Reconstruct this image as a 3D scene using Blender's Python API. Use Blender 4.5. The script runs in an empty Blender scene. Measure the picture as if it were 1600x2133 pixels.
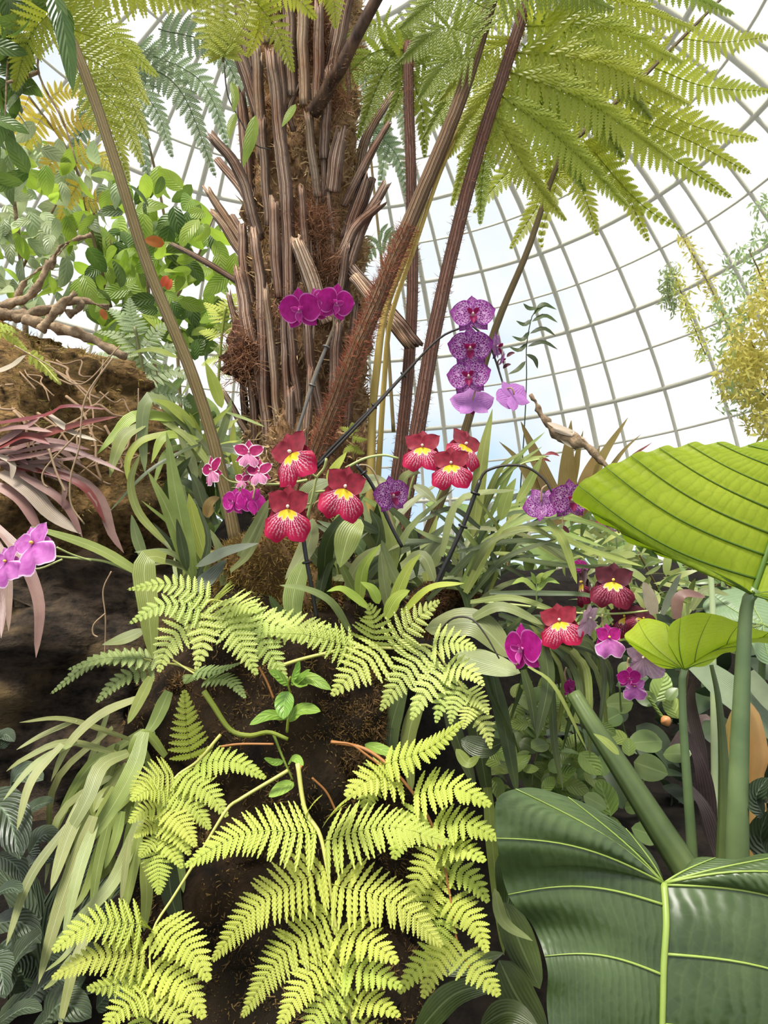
import bpy, math, random
import numpy as np
from mathutils import Matrix, Vector, noise as mnoise

random.seed(7)
rng = np.random.default_rng(7)
scene = bpy.context.scene
COL = scene.collection

# ------------------------------------------------------------------ camera
F = 1600.0                                   # focal length in pixels of the 1600 x 2133 frame
PITCH = math.radians(10.1)
EYE = np.array([0.0, 0.0, 1.5])
RT = np.array([1.0, 0.0, 0.0])
FW = np.array([0.0, math.cos(PITCH), math.sin(PITCH)])
UP = np.array([0.0, -math.sin(PITCH), math.cos(PITCH)])
cam_data = bpy.data.cameras.new('camera')
cam = bpy.data.objects.new('camera', cam_data)
COL.objects.link(cam)
cam.location = EYE
cam.rotation_euler = (math.pi / 2 + PITCH, 0, 0)
cam_data.sensor_fit = 'VERTICAL'
cam_data.sensor_height = 36.0
cam_data.lens = 36.0 * F / 2133.0
cam_data.clip_start = 0.02
cam_data.clip_end = 200
scene.camera = cam

# ------------------------------------------------------------------ sky, sun, exposure
world = bpy.data.worlds.new('sky')
scene.world = world
world.use_nodes = True
wn, wl = world.node_tree.nodes, world.node_tree.links
bg = wn['Background']
wtc = wn.new('ShaderNodeTexCoord')
wno = wn.new('ShaderNodeTexNoise')
wno.inputs['Scale'].default_value = 2.2
wno.inputs['Detail'].default_value = 5
wramp = wn.new('ShaderNodeValToRGB')
wramp.color_ramp.elements[0].position = 0.38
wramp.color_ramp.elements[0].color = (0.62, 0.80, 1.0, 1)
wramp.color_ramp.elements[1].position = 0.52
wramp.color_ramp.elements[1].color = (1.0, 0.985, 0.96, 1)
wl.new(wtc.outputs['Generated'], wno.inputs['Vector'])
wl.new(wno.outputs['Fac'], wramp.inputs['Fac'])
wl.new(wramp.outputs['Color'], bg.inputs['Color'])
bg.inputs['Strength'].default_value = 1.15

sun_data = bpy.data.lights.new('sun', 'SUN')
sun_data.energy = 6.0
sun_data.angle = math.radians(18)
sun_data.color = (1.0, 0.96, 0.88)
sun = bpy.data.objects.new('sun', sun_data)
COL.objects.link(sun)
sun.rotation_euler = (math.radians(26), math.radians(-16), 0)

vs = scene.view_settings
vs.view_transform = 'Standard'
vs.look = 'None'
vs.gamma = 1.0
vs.use_curve_mapping = False
vs.exposure = 0.08
scene.cycles.max_bounces = 6
scene.cycles.adaptive_threshold = 0.05
scene.cycles.diffuse_bounces = 3
scene.cycles.glossy_bounces = 2
scene.cycles.transmission_bounces = 3
scene.cycles.transparent_max_bounces = 6
scene.cycles.caustics_reflective = False
scene.cycles.caustics_refractive = False

# ------------------------------------------------------------------ small maths
def norm(a):
    a = np.asarray(a, float)
    return a / np.maximum(np.linalg.norm(a, axis=-1, keepdims=True), 1e-9)

def PIX(x, y, d):
    return EYE + d * (FW + RT * ((x - 800.0) / F) + UP * ((1066.5 - y) / F))

def PP(pts, d0=None, d1=None):
    """picture points (x, y[, depth]) -> world points; without depths they run from d0 to d1"""
    n = len(pts)
    out = []
    for i, p in enumerate(pts):
        d = p[2] if len(p) > 2 else d0 + (d1 - d0) * i / max(1, n - 1)
        out.append(PIX(p[0], p[1], d))
    return np.array(out)

def spline(P, n):
    """Catmull-Rom through the points P, n samples evenly spaced in length"""
    P = np.asarray(P, float)
    if len(P) == 2:
        t = np.linspace(0, 1, n)[:, None]
        return P[0] * (1 - t) + P[1] * t
    Q = np.vstack([2 * P[0] - P[1], P, 2 * P[-1] - P[-2]])
    out = []
    for i in range(len(P) - 1):
        p0, p1, p2, p3 = Q[i:i + 4]
        t = np.linspace(0, 1, 14, endpoint=(i == len(P) - 2))[:, None]
        out.append(0.5 * (2 * p1 + (p2 - p0) * t + (2 * p0 - 5 * p1 + 4 * p2 - p3) * t * t + (3 * p1 - p0 - 3 * p2 + p3) * t ** 3))
    C = np.vstack(out)
    return resample(C, n)

def resample(C, n):
    s = np.r_[0, np.cumsum(np.linalg.norm(np.diff(C, axis=0), axis=1))]
    u = np.linspace(0, s[-1], n)
    return np.stack([np.interp(u, s, C[:, k]) for k in range(3)], 1)

def at(C, t):
    """points at fractions t of the length of the curve C, and tangents"""
    s = np.r_[0, np.cumsum(np.linalg.norm(np.diff(C, axis=0), axis=1))]
    u = np.atleast_1d(t) * s[-1]
    P = np.stack([np.interp(u, s, C[:, k]) for k in range(3)], 1)
    T = norm(np.gradient(C, axis=0))
    Tt = norm(np.stack([np.interp(u, s, T[:, k]) for k in range(3)], 1))
    return P, Tt, s[-1]

# ------------------------------------------------------------------ geometry collector
class G:
    def __init__(self):
        self.v, self.q, self.t, self.uv, self.n = [], [], [], [], 0
    def add(self, V, Q=None, T=None, UV=None):
        V = np.asarray(V, float).reshape(-1, 3)
        self.v.append(V)
        if Q is not None and len(Q):
            self.q.append(np.asarray(Q, np.int64).reshape(-1, 4) + self.n)
        if T is not None and len(T):
            self.t.append(np.asarray(T, np.int64).reshape(-1, 3) + self.n)
        self.uv.append(np.zeros((len(V), 2)) if UV is None else np.asarray(UV, float).reshape(-1, 2))
        self.n += len(V)
        return self
    def mesh(self, name, mat, origin, smooth=True):
        V = np.vstack(self.v) - origin
        Q = np.vstack(self.q) if self.q else np.zeros((0, 4), np.int64)
        T = np.vstack(self.t) if self.t else np.zeros((0, 3), np.int64)
        UV = np.vstack(self.uv)
        loops = np.r_[Q.ravel(), T.ravel()].astype(np.int32)
        starts = np.r_[np.arange(len(Q)) * 4, len(Q) * 4 + np.arange(len(T)) * 3].astype(np.int32)
        me = bpy.data.meshes.new(name)
        me.vertices.add(len(V))
        me.vertices.foreach_set('co', V.astype(np.float32).ravel())
        me.loops.add(len(loops))
        me.loops.foreach_set('vertex_index', loops)
        me.polygons.add(len(starts))
        me.polygons.foreach_set('loop_start', starts)
        me.polygons.foreach_set('use_smooth', np.full(len(starts), smooth))
        uvl = me.uv_layers.new(name='UVMap')
        uvl.data.foreach_set('uv', UV[loops].astype(np.float32).ravel())
        me.update(calc_edges=True)
        me.validate()
        if mat is not None:
            me.materials.append(mat)
        return me

WL = {}                                       # world position of every unrotated object

def link(ob, parent, origin):
    COL.objects.link(ob)
    origin = np.asarray(origin, float)
    base = np.zeros(3)
    if parent is not None:
        ob.parent = parent
        base = WL[parent.name]
    ob.location = Vector(origin - base)
    WL[ob.name] = origin
    return ob

def mk(name, g, mat, parent=None, origin=None, smooth=True, kind=None, label=None):
    if origin is None:
        origin = g.v[0][0]
    ob = bpy.data.objects.new(name, g.mesh(name, mat, np.asarray(origin, float), smooth))
    link(ob, parent, origin)
    if kind:
        ob['kind'] = kind
    if label:
        ob['label'] = label
    return ob

LABELS = {}

def thing(name, label, cat, loc, group=None):
    ob = bpy.data.objects.new(name, None)
    ob.empty_display_size = 0.05
    link(ob, None, loc)
    return tag(ob, label, cat, group)

def tag(ob, label, cat, group=None):
    ob['label'] = label
    ob['category'] = cat
    if group:
        ob['group'] = group
    return ob

def inst(name, me, parent, pos, R, s):
    """one more object that shares the mesh me; R columns are its axes, s its size (number or three)"""
    ob = bpy.data.objects.new(name, me)
    COL.objects.link(ob)
    ob.parent = parent
    s = np.ones(3) * s
    M = np.eye(4)
    M[:3, :3] = R * s
    M[:3, 3] = np.asarray(pos) - WL[parent.name]
    ob.matrix_basis = Matrix(M.tolist())
    return ob

# ------------------------------------------------------------------ shapes
def frames(P):
    T = norm(np.gradient(P, axis=0))
    a = np.array([0.0, 0.0, 1.0]) if abs(T[0][2]) < 0.9 else np.array([1.0, 0.0, 0.0])
    n = norm(a - T[0] * (a @ T[0]))
    Ns = [n]
    for i in range(1, len(P)):
        n = norm(n - T[i] * (n @ T[i]))
        Ns.append(n)
    N = np.array(Ns)
    return T, N, np.cross(T, N)

def tube(g, P, r, seg=8, ridge=0.0, flat=1.0, caps=True):
    P = np.asarray(P, float)
    n = len(P)
    r = np.broadcast_to(np.asarray(r, float), (n,)) if np.ndim(r) == 0 or len(r) == n else np.interp(np.linspace(0, 1, n), np.linspace(0, 1, len(r)), r)
    T, N, B = frames(P)
    a = np.linspace(0, 2 * math.pi, seg, endpoint=False)
    k = 1 + ridge * np.where(np.arange(seg) % 2 == 0, 1, -1)
    V = P[:, None] + r[:, None, None] * ((np.cos(a) * k)[None, :, None] * N[:, None] + (np.sin(a) * k * flat)[None, :, None] * B[:, None])
    i, j = np.meshgrid(np.arange(n - 1), np.arange(seg), indexing='ij')
    jn = (j + 1) % seg
    Q = np.stack([i * seg + j, i * seg + jn, (i + 1) * seg + jn, (i + 1) * seg + j], -1).reshape(-1, 4)
    UV = np.stack(np.meshgrid(np.linspace(0, 1, n), np.arange(seg) / seg, indexing='ij')[::-1], -1).reshape(-1, 2)
    V = V.reshape(-1, 3)
    Tr = []
    if caps:
        V = np.vstack([V, P[0], P[-1]])
        UV = np.vstack([UV, [0, 0], [0, 1]])
        c0, c1 = n * seg, n * seg + 1
        for j in range(seg):
            Tr.append((c0, (j + 1) % seg, j))
            Tr.append((c1, (n - 1) * seg + j, (n - 1) * seg + (j + 1) % seg))
    g.add(V, Q, Tr, UV)
    return g

def ribbon(g, P, w, up, fold=0.2, nx=4, arch=0.0, wave=0.0):
    """leaf blade: a strip of width w(t) along P, folded up along the midrib"""
    P = np.asarray(P, float)
    n = len(P)
    T = norm(np.gradient(P, axis=0))
    S = norm(np.cross(T, np.broadcast_to(up, T.shape)))
    N = np.cross(S, T)
    x = np.linspace(-1, 1, nx + 1)
    h = np.asarray(w)[:, None] / 2
    z = h * (fold * np.abs(x)[None] - arch * x[None] ** 2)
    if wave:
        z = z + h * wave * np.sin(np.linspace(0, 14, n))[:, None] * (x ** 3)[None]
    V = P[:, None] + S[:, None] * (h * x[None])[..., None] + N[:, None] * z[..., None]
    i, j = np.meshgrid(np.arange(n - 1), np.arange(nx), indexing='ij')
    m = nx + 1
    Q = np.stack([i * m + j, i * m + j + 1, (i + 1) * m + j + 1, (i + 1) * m + j], -1).reshape(-1, 4)
    UV = np.stack(np.meshgrid(np.linspace(0, 1, n), x * .5 + .5, indexing='ij')[::-1], -1).reshape(-1, 2)
    g.add(V, Q, None, UV)
    return g

def prof(kind, t):
    if kind == 'strap':
        return np.minimum(1, 0.55 + 1.6 * t) * np.clip(1 - t ** 5, 0, 1) ** 0.7 * (1 - .25 * t) + 0.02
    if kind == 'lance':
        return np.sin(np.pi * np.clip(t, 0, 1) ** 0.75) ** 0.8 * 0.97 + 0.03
    if kind == 'oval':
        return np.sin(np.pi * np.clip(t, 0, 1) ** 0.85) ** 0.62 * 0.98 + 0.02
    if kind == 'spear':
        return np.minimum(1, 0.7 + t) * (1 - t) ** 0.8 + 0.02
    return np.ones_like(t)

def to_cam(p):
    return norm(EYE - p)

def leaf(parent, pts, w, mat, d0=1.4, d1=None, kind='strap', fold=0.22, upz=0.7, n=14, name='leaf', arch=0.1, tilt=0.0, wave=0.04, nx=4, label=None):
    """one leaf from picture points; w is its width in picture pixels"""
    d1 = d0 if d1 is None else d1
    P = spline(PP(pts, d0, d1), n)
    t = np.linspace(0, 1, n)
    W = w * (d0 + (d1 - d0) * t) / F * prof(kind, t)
    up = to_cam(P) + np.array([tilt, 0, upz])
    g = G()
    ribbon(g, P, W, norm(up), fold, nx, arch, wave)
    return mk(name, g, mat, parent, P[0], label=label)

def stem(parent, pts, w0, w1, mat, d0=1.4, d1=None, n=20, seg=8, name='stem', ridge=0.0, label=None):
    d1 = d0 if d1 is None else d1
    P = spline(PP(pts, d0, d1), n)
    t = np.linspace(0, 1, n)
    r = (w0 + (w1 - w0) * t) * .5 * (d0 + (d1 - d0) * t) / F
    g = G()
    tube(g, P, r, seg, ridge)
    return mk(name, g, mat, parent, P[0], label=label)

def fz(p, s, o=0.0):
    return mnoise.noise(Vector((p[0] * s + o, p[1] * s - o, p[2] * s + 2 * o)))

def lumpy(g, P, r, seg=40, amp=0.1, sc=5.0, off=0.0, flat=1.0):
    """a thick knobbly body along P"""
    h = G()
    tube(h, P, r, seg, 0, flat)
    V = h.v[0]
    C = np.vstack([np.repeat(P, seg, axis=0), P[0], P[-1]])
    D = norm(V - C)
    R = np.linalg.norm(V - C, axis=1)
    k = np.array([fz(v, sc, off) + .5 * fz(v, sc * 2.3, off + 3) + .28 * fz(v, sc * 6, off + 7) for v in V])
    V = V + D * (k * amp * (R > 1e-6))[:, None]
    g.add(V, h.q[0], h.t[0] if h.t else None, h.uv[0])
    return g

def surf_points(me_g, n):
    """random points and normals on the quads of a collector"""
    V = np.vstack(me_g.v)
    Q = np.vstack(me_g.q)
    a, b, c, d = (V[Q[:, k]] for k in range(4))
    N = np.cross(c - a, d - b)
    A = np.linalg.norm(N, axis=1)
    i = rng.choice(len(Q), n, p=A / A.sum())
    u, v = rng.random((2, n, 1))
    P = (a[i] * (1 - u) + b[i] * u) * (1 - v) + (d[i] * (1 - u) + c[i] * u) * v
    return P, norm(N[i])

def fibres(g, P, D, L, w):
    """thin blades: one triangle pair from each point P along D"""
    n = len(P)
    S = norm(np.cross(D, norm(rng.normal(size=(n, 3))))) * w
    bend = norm(rng.normal(size=(n, 3)))
    L = np.broadcast_to(L, (n,))[:, None]
    M = P + D * L * .55
    E = P + D * L + bend * L * .35
    V = np.stack([P - S, P + S, M + S * .8, M - S * .8, E], 1).reshape(-1, 3)
    k = np.arange(n)[:, None] * 5
    g.add(V, k + np.array([[0, 1, 2, 3]]), k + np.array([[3, 2, 4]]), np.tile([[0, 0], [1, 0], [1, .6], [0, .6], [.5, 1]], (n, 1)))
    return g

# ------------------------------------------------------------------ materials
def srgb(r, g, b):
    return tuple(((c / 255) / 12.92 if c <= 10 else ((c / 255 + 0.055) / 1.055) ** 2.4) for c in (r, g, b)) + (1.0,)

class NT:
    def __init__(self, name):
        self.m = bpy.data.materials.new(name)
        self.m.use_nodes = True
        self.n, self.l = self.m.node_tree.nodes, self.m.node_tree.links
        self.p = self.n['Principled BSDF']
        self.out = self.n['Material Output']
    def node(self, kind, **kw):
        x = self.n.new(kind)
        for k, v in kw.items():
            setattr(x, k, v)
        return x
    def put(self, sock, val):
        if isinstance(val, bpy.types.NodeSocket):
            self.l.new(val, sock)
        else:
            sock.default_value = val
    def math(self, op, a, b=None, c=None):
        x = self.node('ShaderNodeMath', operation=op)
        for i, v in enumerate((a, b, c)):
            if v is not None:
                self.put(x.inputs[i], v)
        return x.outputs[0]
    def mix(self, f, a, b, blend='MIX'):
        x = self.node('ShaderNodeMix', data_type='RGBA', blend_type=blend)
        self.put(x.inputs[0], f)
        self.put(x.inputs[6], a)
        self.put(x.inputs[7], b)
        return x.outputs[2]
    def noise(self, scale, detail=3, vec=None, rough=.55):
        x = self.node('ShaderNodeTexNoise')
        x.inputs['Scale'].default_value = scale
        x.inputs['Detail'].default_value = detail
        x.inputs['Roughness'].default_value = rough
        if vec is not None:
            self.l.new(vec, x.inputs['Vector'])
        return x.outputs['Fac']
    def step(self, v, a, b):
        x = self.node('ShaderNodeMapRange')
        self.put(x.inputs['Value'], v)
        x.inputs['From Min'].default_value = a
        x.inputs['From Max'].default_value = b
        return x.outputs[0]
    def coords(self, which='Object'):
        return self.node('ShaderNodeTexCoord').outputs[which]
    def uv(self):
        s = self.node('ShaderNodeSeparateXYZ')
        self.l.new(self.coords('UV'), s.inputs[0])
        return s.outputs[0], s.outputs[1]
    def bump(self, h, strength=.4, dist=.004):
        b = self.node('ShaderNodeBump')
        b.inputs['Strength'].default_value = strength
        b.inputs['Distance'].default_value = dist
        self.l.new(h, b.inputs['Height'])
        self.l.new(b.outputs[0], self.p.inputs['Normal'])

def leafmat(name, c1, c2, trans=0.35, rough=0.45, vein=None, mid=None, scale=9.0, vary=0.25, tcol=None, nv=0, spec=0.5):
    k = NT(name)
    geo = k.node('ShaderNodeNewGeometry')
    f = k.step(k.noise(scale, 4, geo.outputs['Position']), .3, .7)
    col = k.mix(f, c1, c2)
    rnd = k.node('ShaderNodeObjectInfo').outputs['Random']
    hs = k.node('ShaderNodeHueSaturation')
    k.put(hs.inputs['Value'], k.math('MULTIPLY_ADD', rnd, vary * 2, 1 - vary))
    k.put(hs.inputs['Hue'], k.math('MULTIPLY_ADD', k.math('FRACT', k.math('MULTIPLY', rnd, 7.3)), .03, .485))
    k.put(hs.inputs['Color'], col)
    col = hs.outputs[0]
    u, v = k.uv()
    du = k.math('ABSOLUTE', k.math('SUBTRACT', u, .5))
    if vein:                                    # fine parallel veins along the blade
        s = k.math('SINE', k.math('MULTIPLY', u, vein))
        col = k.mix(k.math('MULTIPLY', k.step(s, -.2, 1), .16), col, (c1[0] * .3, c1[1] * .3, c1[2] * .3, 1))
        k.bump(s, .25, .0012)
    if nv:                                      # side veins that leave the midrib at an angle
        s = k.math('SINE', k.math('MULTIPLY', k.math('ADD', v, k.math('MULTIPLY', du, -.7)), nv))
        col = k.mix(k.math('MULTIPLY', k.step(s, .75, 1), .22), col, mid or c2)
        k.bump(s, .4, .004)
    if mid:
        col = k.mix(k.math('MULTIPLY', k.step(du, .04, .015), .55), col, mid)
    k.put(k.p.inputs['Base Color'], col)
    k.p.inputs['Roughness'].default_value = rough
    k.p.inputs['Specular IOR Level'].default_value = spec
    if trans:
        tr = k.node('ShaderNodeBsdfTranslucent')
        if tcol:
            k.put(tr.inputs[0], k.mix(.6, col, tcol))
        else:
            k.put(tr.inputs[0], col)
        ms = k.node('ShaderNodeMixShader')
        ms.inputs[0].default_value = trans
        k.l.new(k.p.outputs[0], ms.inputs[1])
        k.l.new(tr.outputs[0], ms.inputs[2])
        k.l.new(ms.outputs[0], k.out.inputs['Surface'])
    return k.m

def barkmat(name, c1, c2, c3=None, scale=14.0, rough=.9, stretch=(1, 1, .15), bump=.6, dist=.01):
    k = NT(name)
    geo = k.node('ShaderNodeNewGeometry')
    mp = k.node('ShaderNodeMapping')
    mp.inputs['Scale'].default_value = stretch
    k.l.new(geo.outputs['Position'], mp.inputs[0])
    f = k.noise(scale, 8, mp.outputs[0], .65)
    col = k.mix(k.step(f, .35, .65), c1, c2)
    if c3:
        f2 = k.noise(scale * .28, 4, geo.outputs['Position'])
        col = k.mix(k.step(f2, .5, .66), col, c3)
    rnd = k.node('ShaderNodeObjectInfo').outputs['Random']
    hs = k.node('ShaderNodeHueSaturation')
    k.put(hs.inputs['Value'], k.math('MULTIPLY_ADD', rnd, .5, .75))
    k.put(hs.inputs['Color'], col)
    k.put(k.p.inputs['Base Color'], hs.outputs[0])
    k.p.inputs['Roughness'].default_value = rough
    k.p.inputs['Specular IOR Level'].default_value = .2
    k.bump(f, bump, dist)
    return k.m

def plain(name, c, rough=.5, metal=0.0):
    k = NT(name)
    f = k.noise(40, 3, k.coords())
    k.put(k.p.inputs['Base Color'], k.mix(f, tuple(x * .85 for x in c[:3]) + (1,), tuple(min(1, x * 1.12) for x in c[:3]) + (1,)))
    k.p.inputs['Roughness'].default_value = rough
    k.p.inputs['Metallic'].default_value = metal
    return k.m

# ================================================================== the setting: glass dome, soil, rock
M_FRAME = plain('cream painted glazing bar', srgb(205, 200, 180), .5)
def glass_mat():
    k = NT('dome glass')
    tr = k.node('ShaderNodeBsdfTransparent')
    tr.inputs[0].default_value = (.97, .98, .98, 1)
    gl = k.node('ShaderNodeBsdfGlossy')
    gl.inputs['Roughness'].default_value = .08
    ms = k.node('ShaderNodeMixShader')
    ms.inputs[0].default_value = .05
    k.l.new(tr.outputs[0], ms.inputs[1])
    k.l.new(gl.outputs[0], ms.inputs[2])
    k.l.new(ms.outputs[0], k.out.inputs['Surface'])
    return k.m
M_GLASS = glass_mat()
M_SOIL = barkmat('dark potting soil', srgb(14, 12, 9), srgb(32, 26, 20), None, 22, 1, (1, 1, 1), .8, .02)

DR = 9.0                                                     # dome radius
DC = EYE + DR * np.array([-0.116, 0.936, 0.098])             # dome centre
dome = bpy.data.objects.new('ceiling', None)
link(dome, None, DC)
dome['kind'] = 'structure'
dome['label'] = 'white framed glass dome of the conservatory'
MAIN = 22.25
def dome_pt(az, el, r=DR):
    az, el = math.radians(az), math.radians(el)
    return DC + r * np.array([math.sin(az) * math.cos(el), math.cos(az) * math.cos(el), math.sin(el)])
bars = []                                                    # (azimuth, main rib?)
for k in range(-5, 4):
    a = 39.1 + MAIN * k
    bars += [(a, True), (a + 3.95, False), (a + 11.1, False), (a + 18.3, False)]
bars.append((39.1 + MAIN * 4, True))
for a, main in bars:
    P = np.array([dome_pt(a, e) for e in range(0, 77, 4)])
    g = G()
    tube(g, P, .050 if main else .034, 6)
    mk('rib' if main else 'glazing_bar', g, M_FRAME, dome)
els = [0, 5, 10, 15.3, 20.3, 25.5, 30.55, 35.35, 40.5, 45.5, 50.5, 55.5, 60.5, 66, 71, 76]
az_all = np.linspace(bars[0][0], bars[-1][0], 70)
for i, e in enumerate(els):
    g = G()
    tube(g, np.array([dome_pt(a, e) for a in az_all]), .046 if i % 2 == 1 else .022, 6)
    mk('ring' if i % 2 == 1 else 'glazing_bar', g, M_FRAME, dome)
rest = G()
for i in range(len(els) - 1):
    for j in range(len(bars) - 1):
        a0, a1 = bars[j][0] + .2, bars[j + 1][0] - .2
        V = [dome_pt(a, e, DR + .01) for a, e in ((a0, els[i]), (a1, els[i]), (a1, els[i + 1]), (a0, els[i + 1]))]
        V += [v + norm(v - DC) * .006 for v in V]
        Q = [(3, 2, 1, 0), (4, 5, 6, 7), (0, 1, 5, 4), (1, 2, 6, 5), (2, 3, 7, 6), (3, 0, 4, 7)]
        if 15 < els[i] < 60 and 28 < a0 < 80:
            mk('pane', G().add(V, Q), M_GLASS, dome, smooth=False)
        else:
            rest.add(V, Q)
mk('far_panes', rest, M_GLASS, dome, smooth=False, kind='stuff')
# drum wall below the dome
g = G()
for a0, a1 in zip(az_all[:-1], az_all[1:]):
    A, B = dome_pt(a0, 0), dome_pt(a1, 0)
    z0, z1 = np.array([A[0], A[1], -.2]), np.array([B[0], B[1], -.2])
    o0, o1 = norm(A - DC) * .15, norm(B - DC) * .15
    g.add([z0, z1, B, A, z0 + o0, z1 + o1, B + o1, A + o0], [(0, 1, 2, 3), (7, 6, 5, 4), (3, 2, 6, 7)])
wl_ = mk('wall_drum', g, M_FRAME, None, smooth=False)
wl_['kind'] = 'structure'

# floor and the raised planting bank
g = G()
xs = np.linspace(-11, 9, 41); ys = np.linspace(-1.2, 18, 41)
X, Y = np.meshgrid(xs, ys)
Z = 0.03 * np.sin(X * 3) * np.cos(Y * 2)
i, j = np.meshgrid(np.arange(40), np.arange(40), indexing='ij')
Q = np.stack([i * 41 + j, i * 41 + j + 1, (i + 1) * 41 + j + 1, (i + 1) * 41 + j], -1).reshape(-1, 4)
g.add(np.stack([X, Y, Z], -1), Q)
fl = mk('floor', g, M_SOIL)
fl['kind'] = 'structure'

def bank_z(x, y):
    s = lambda a, b, v: np.clip((v - a) / (b - a), 0, 1) ** 2 * (3 - 2 * np.clip((v - a) / (b - a), 0, 1))
    rise = .55 + .55 * s(1.3, 1.9, y)
    centre = .72 * s(1.65, 2.2, y) * np.exp(-((x + .18) / .42) ** 4)
    left = .25 * s(1.6, 2.2, y) * np.exp(-((x + 1.0) / .7) ** 4)
    back = -.9 * s(3.2, 5.5, y)
    slope = .72 * s(2.3, 3.1, y) * s(-.2, .5, x)
    return rise + centre + left + back + slope
g = G()
n1, n2 = 90, 80
xs = np.linspace(-3.2, 2.6, n1); ys = np.linspace(.9, 6.5, n2)
X, Y = np.meshgrid(xs, ys)
Z = bank_z(X, Y) + np.array([[.05 * fz((x, y, 0), 5) + .02 * fz((x, y, 0), 16) for x in xs] for y in ys])
Z[0] = -.05; Z[-1] = -.05; Z[:, 0] = -.05; Z[:, -1] = -.05
i, j = np.meshgrid(np.arange(n2 - 1), np.arange(n1 - 1), indexing='ij')
Q = np.stack([i * n1 + j, i * n1 + j + 1, (i + 1) * n1 + j + 1, (i + 1) * n1 + j], -1).reshape(-1, 4)
g.add(np.stack([X, Y, Z], -1), Q)
bk = mk('ground', g, M_SOIL)
bk['kind'] = 'structure'

# ------------------------------------------------------------------ mossy boulder and mossy stump
M_ROCK = barkmat('ochre bark with dark wet patches', srgb(64, 48, 32), srgb(186, 148, 94), srgb(112, 92, 58), 34, .95, (1, 1, 1.8), 1.0, .02)
M_STUMP = barkmat('dark peaty stump', srgb(20, 15, 11), srgb(60, 45, 30), srgb(34, 28, 18), 16, 1, (1, 1, .6), 1.0, .02)
M_MOSS = leafmat('golden moss', srgb(112, 94, 44), srgb(170, 146, 74), .2, .9, vary=.1, scale=14)
M_MOSSB = leafmat('brown moss', srgb(88, 62, 36), srgb(138, 106, 62), .2, .9, vary=.1, scale=14)
M_BARKT = barkmat('bark dark with overhang shade', srgb(22, 18, 15), srgb(70, 58, 46), srgb(104, 86, 58), 22, .9, (1, 1, 1.8), 1.0, .02)  # lower log bark: shade of the overhang is put into its dark colour

rock = thing('mossy_log', 'massive ochre mossy log carrying the dark red bromeliad', 'log', PIX(40, 1700, 2.3))
C = PIX(20, 1150, 2.4)
g = G()
zz = np.linspace(-1, 1, 70)
P = np.array([C + np.array([-.02 * z, .0, .68 * z]) for z in zz])
r = .50 * (1 - np.abs(zz) ** 3.2) ** .5 + .005
lumpy(g, P, r, 90, .13, 5.5, 2.0)
body = mk('bark', g, M_ROCK, rock)
S, N = surf_points(g, 30000)
keep = (N[:, 2] > -.1) & (S[:, 1] < C[1] + .2)
S, N = S[keep], N[keep]
mg = G()
fibres(mg, S - N * .004, norm(N * .6 + rng.normal(size=N.shape) * .6 + np.array([0, 0, -.3])), rng.uniform(.01, .035, len(S)), .0013)
mk('moss', mg, M_MOSS, rock, kind='stuff')
M_ROOT = plain('thin dry root', srgb(150, 122, 92), .8)
for k in range(34):                             # thin dry roots that creep over the front of the log
    x, y = rng.uniform(-40, 300), rng.uniform(745, 1000)
    a = rng.uniform(-1.2, 1.2) + (1.57 if rng.random() < .4 else 0)
    ln = rng.uniform(60, 160)
    pp = []
    for q in np.linspace(-.5, .5, 5):
        xx, yy = x + ln * q * math.cos(a) + rng.normal() * 7, y + ln * q * math.sin(a) + rng.normal() * 7
        zz_ = np.clip((1150 - yy) / 453., -.97, .97)
        rad = .5 * math.sqrt(max(.01, 1 - abs(zz_) ** 3.2)) + .04
        ox = (xx - 20) / F * 2.1
        pp.append((xx, yy, 2.4 - math.sqrt(max(.02, rad ** 2 - ox ** 2))))
    h = G()
    tube(h, spline(PP(pp), 18), rng.uniform(.0016, .004), 6)
    mk('root', h, M_ROOT, rock)
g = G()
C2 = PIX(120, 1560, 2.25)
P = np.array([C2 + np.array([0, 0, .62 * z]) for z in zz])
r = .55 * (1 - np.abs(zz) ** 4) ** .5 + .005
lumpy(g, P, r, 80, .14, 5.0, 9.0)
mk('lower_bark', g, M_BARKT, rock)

stump = thing('mossy_stump', 'dark mossy stump with orchids planted on top and ferns on its face', 'stump', PIX(620, 2133, 1.6))
P = spline(PP([(560, 1150, 1.88), (600, 1250, 1.82), (600, 1450, 1.72), (590, 1800, 1.62), (600, 2300, 1.55), (600, 2900, 1.55)]), 46)
g = G()
lumpy(g, P, np.interp(np.linspace(0, 1, 46), [0, .06, .15, .5, 1], [.02, .16, .27, .29, .33]), 60, .10, 6.0, 5.0)
mk('core', g, M_STUMP, stump)
S, N = surf_points(g, 70000)
keep = (N[:, 1] < .3)
S, N = S[keep], N[keep]
top = S[:, 2] > PIX(600, 1330, 1.5)[2]
for sel, mat, nm in ((top, M_MOSS, 'golden_moss'), (~top, M_MOSSB, 'brown_moss')):
    mg = G()
    s, n = S[sel], N[sel]
    tuft = np.array([max(0., .45 + 1.3 * fz(p, 22, 8)) for p in s])
    fibres(mg, s, norm(n * .7 + rng.normal(size=n.shape) * .6 + np.array([0, 0, -.1])), rng.uniform(.006, .022, len(s)) * tuft, .0011)
    mk(nm, mg, mat, stump, kind='stuff')
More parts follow.
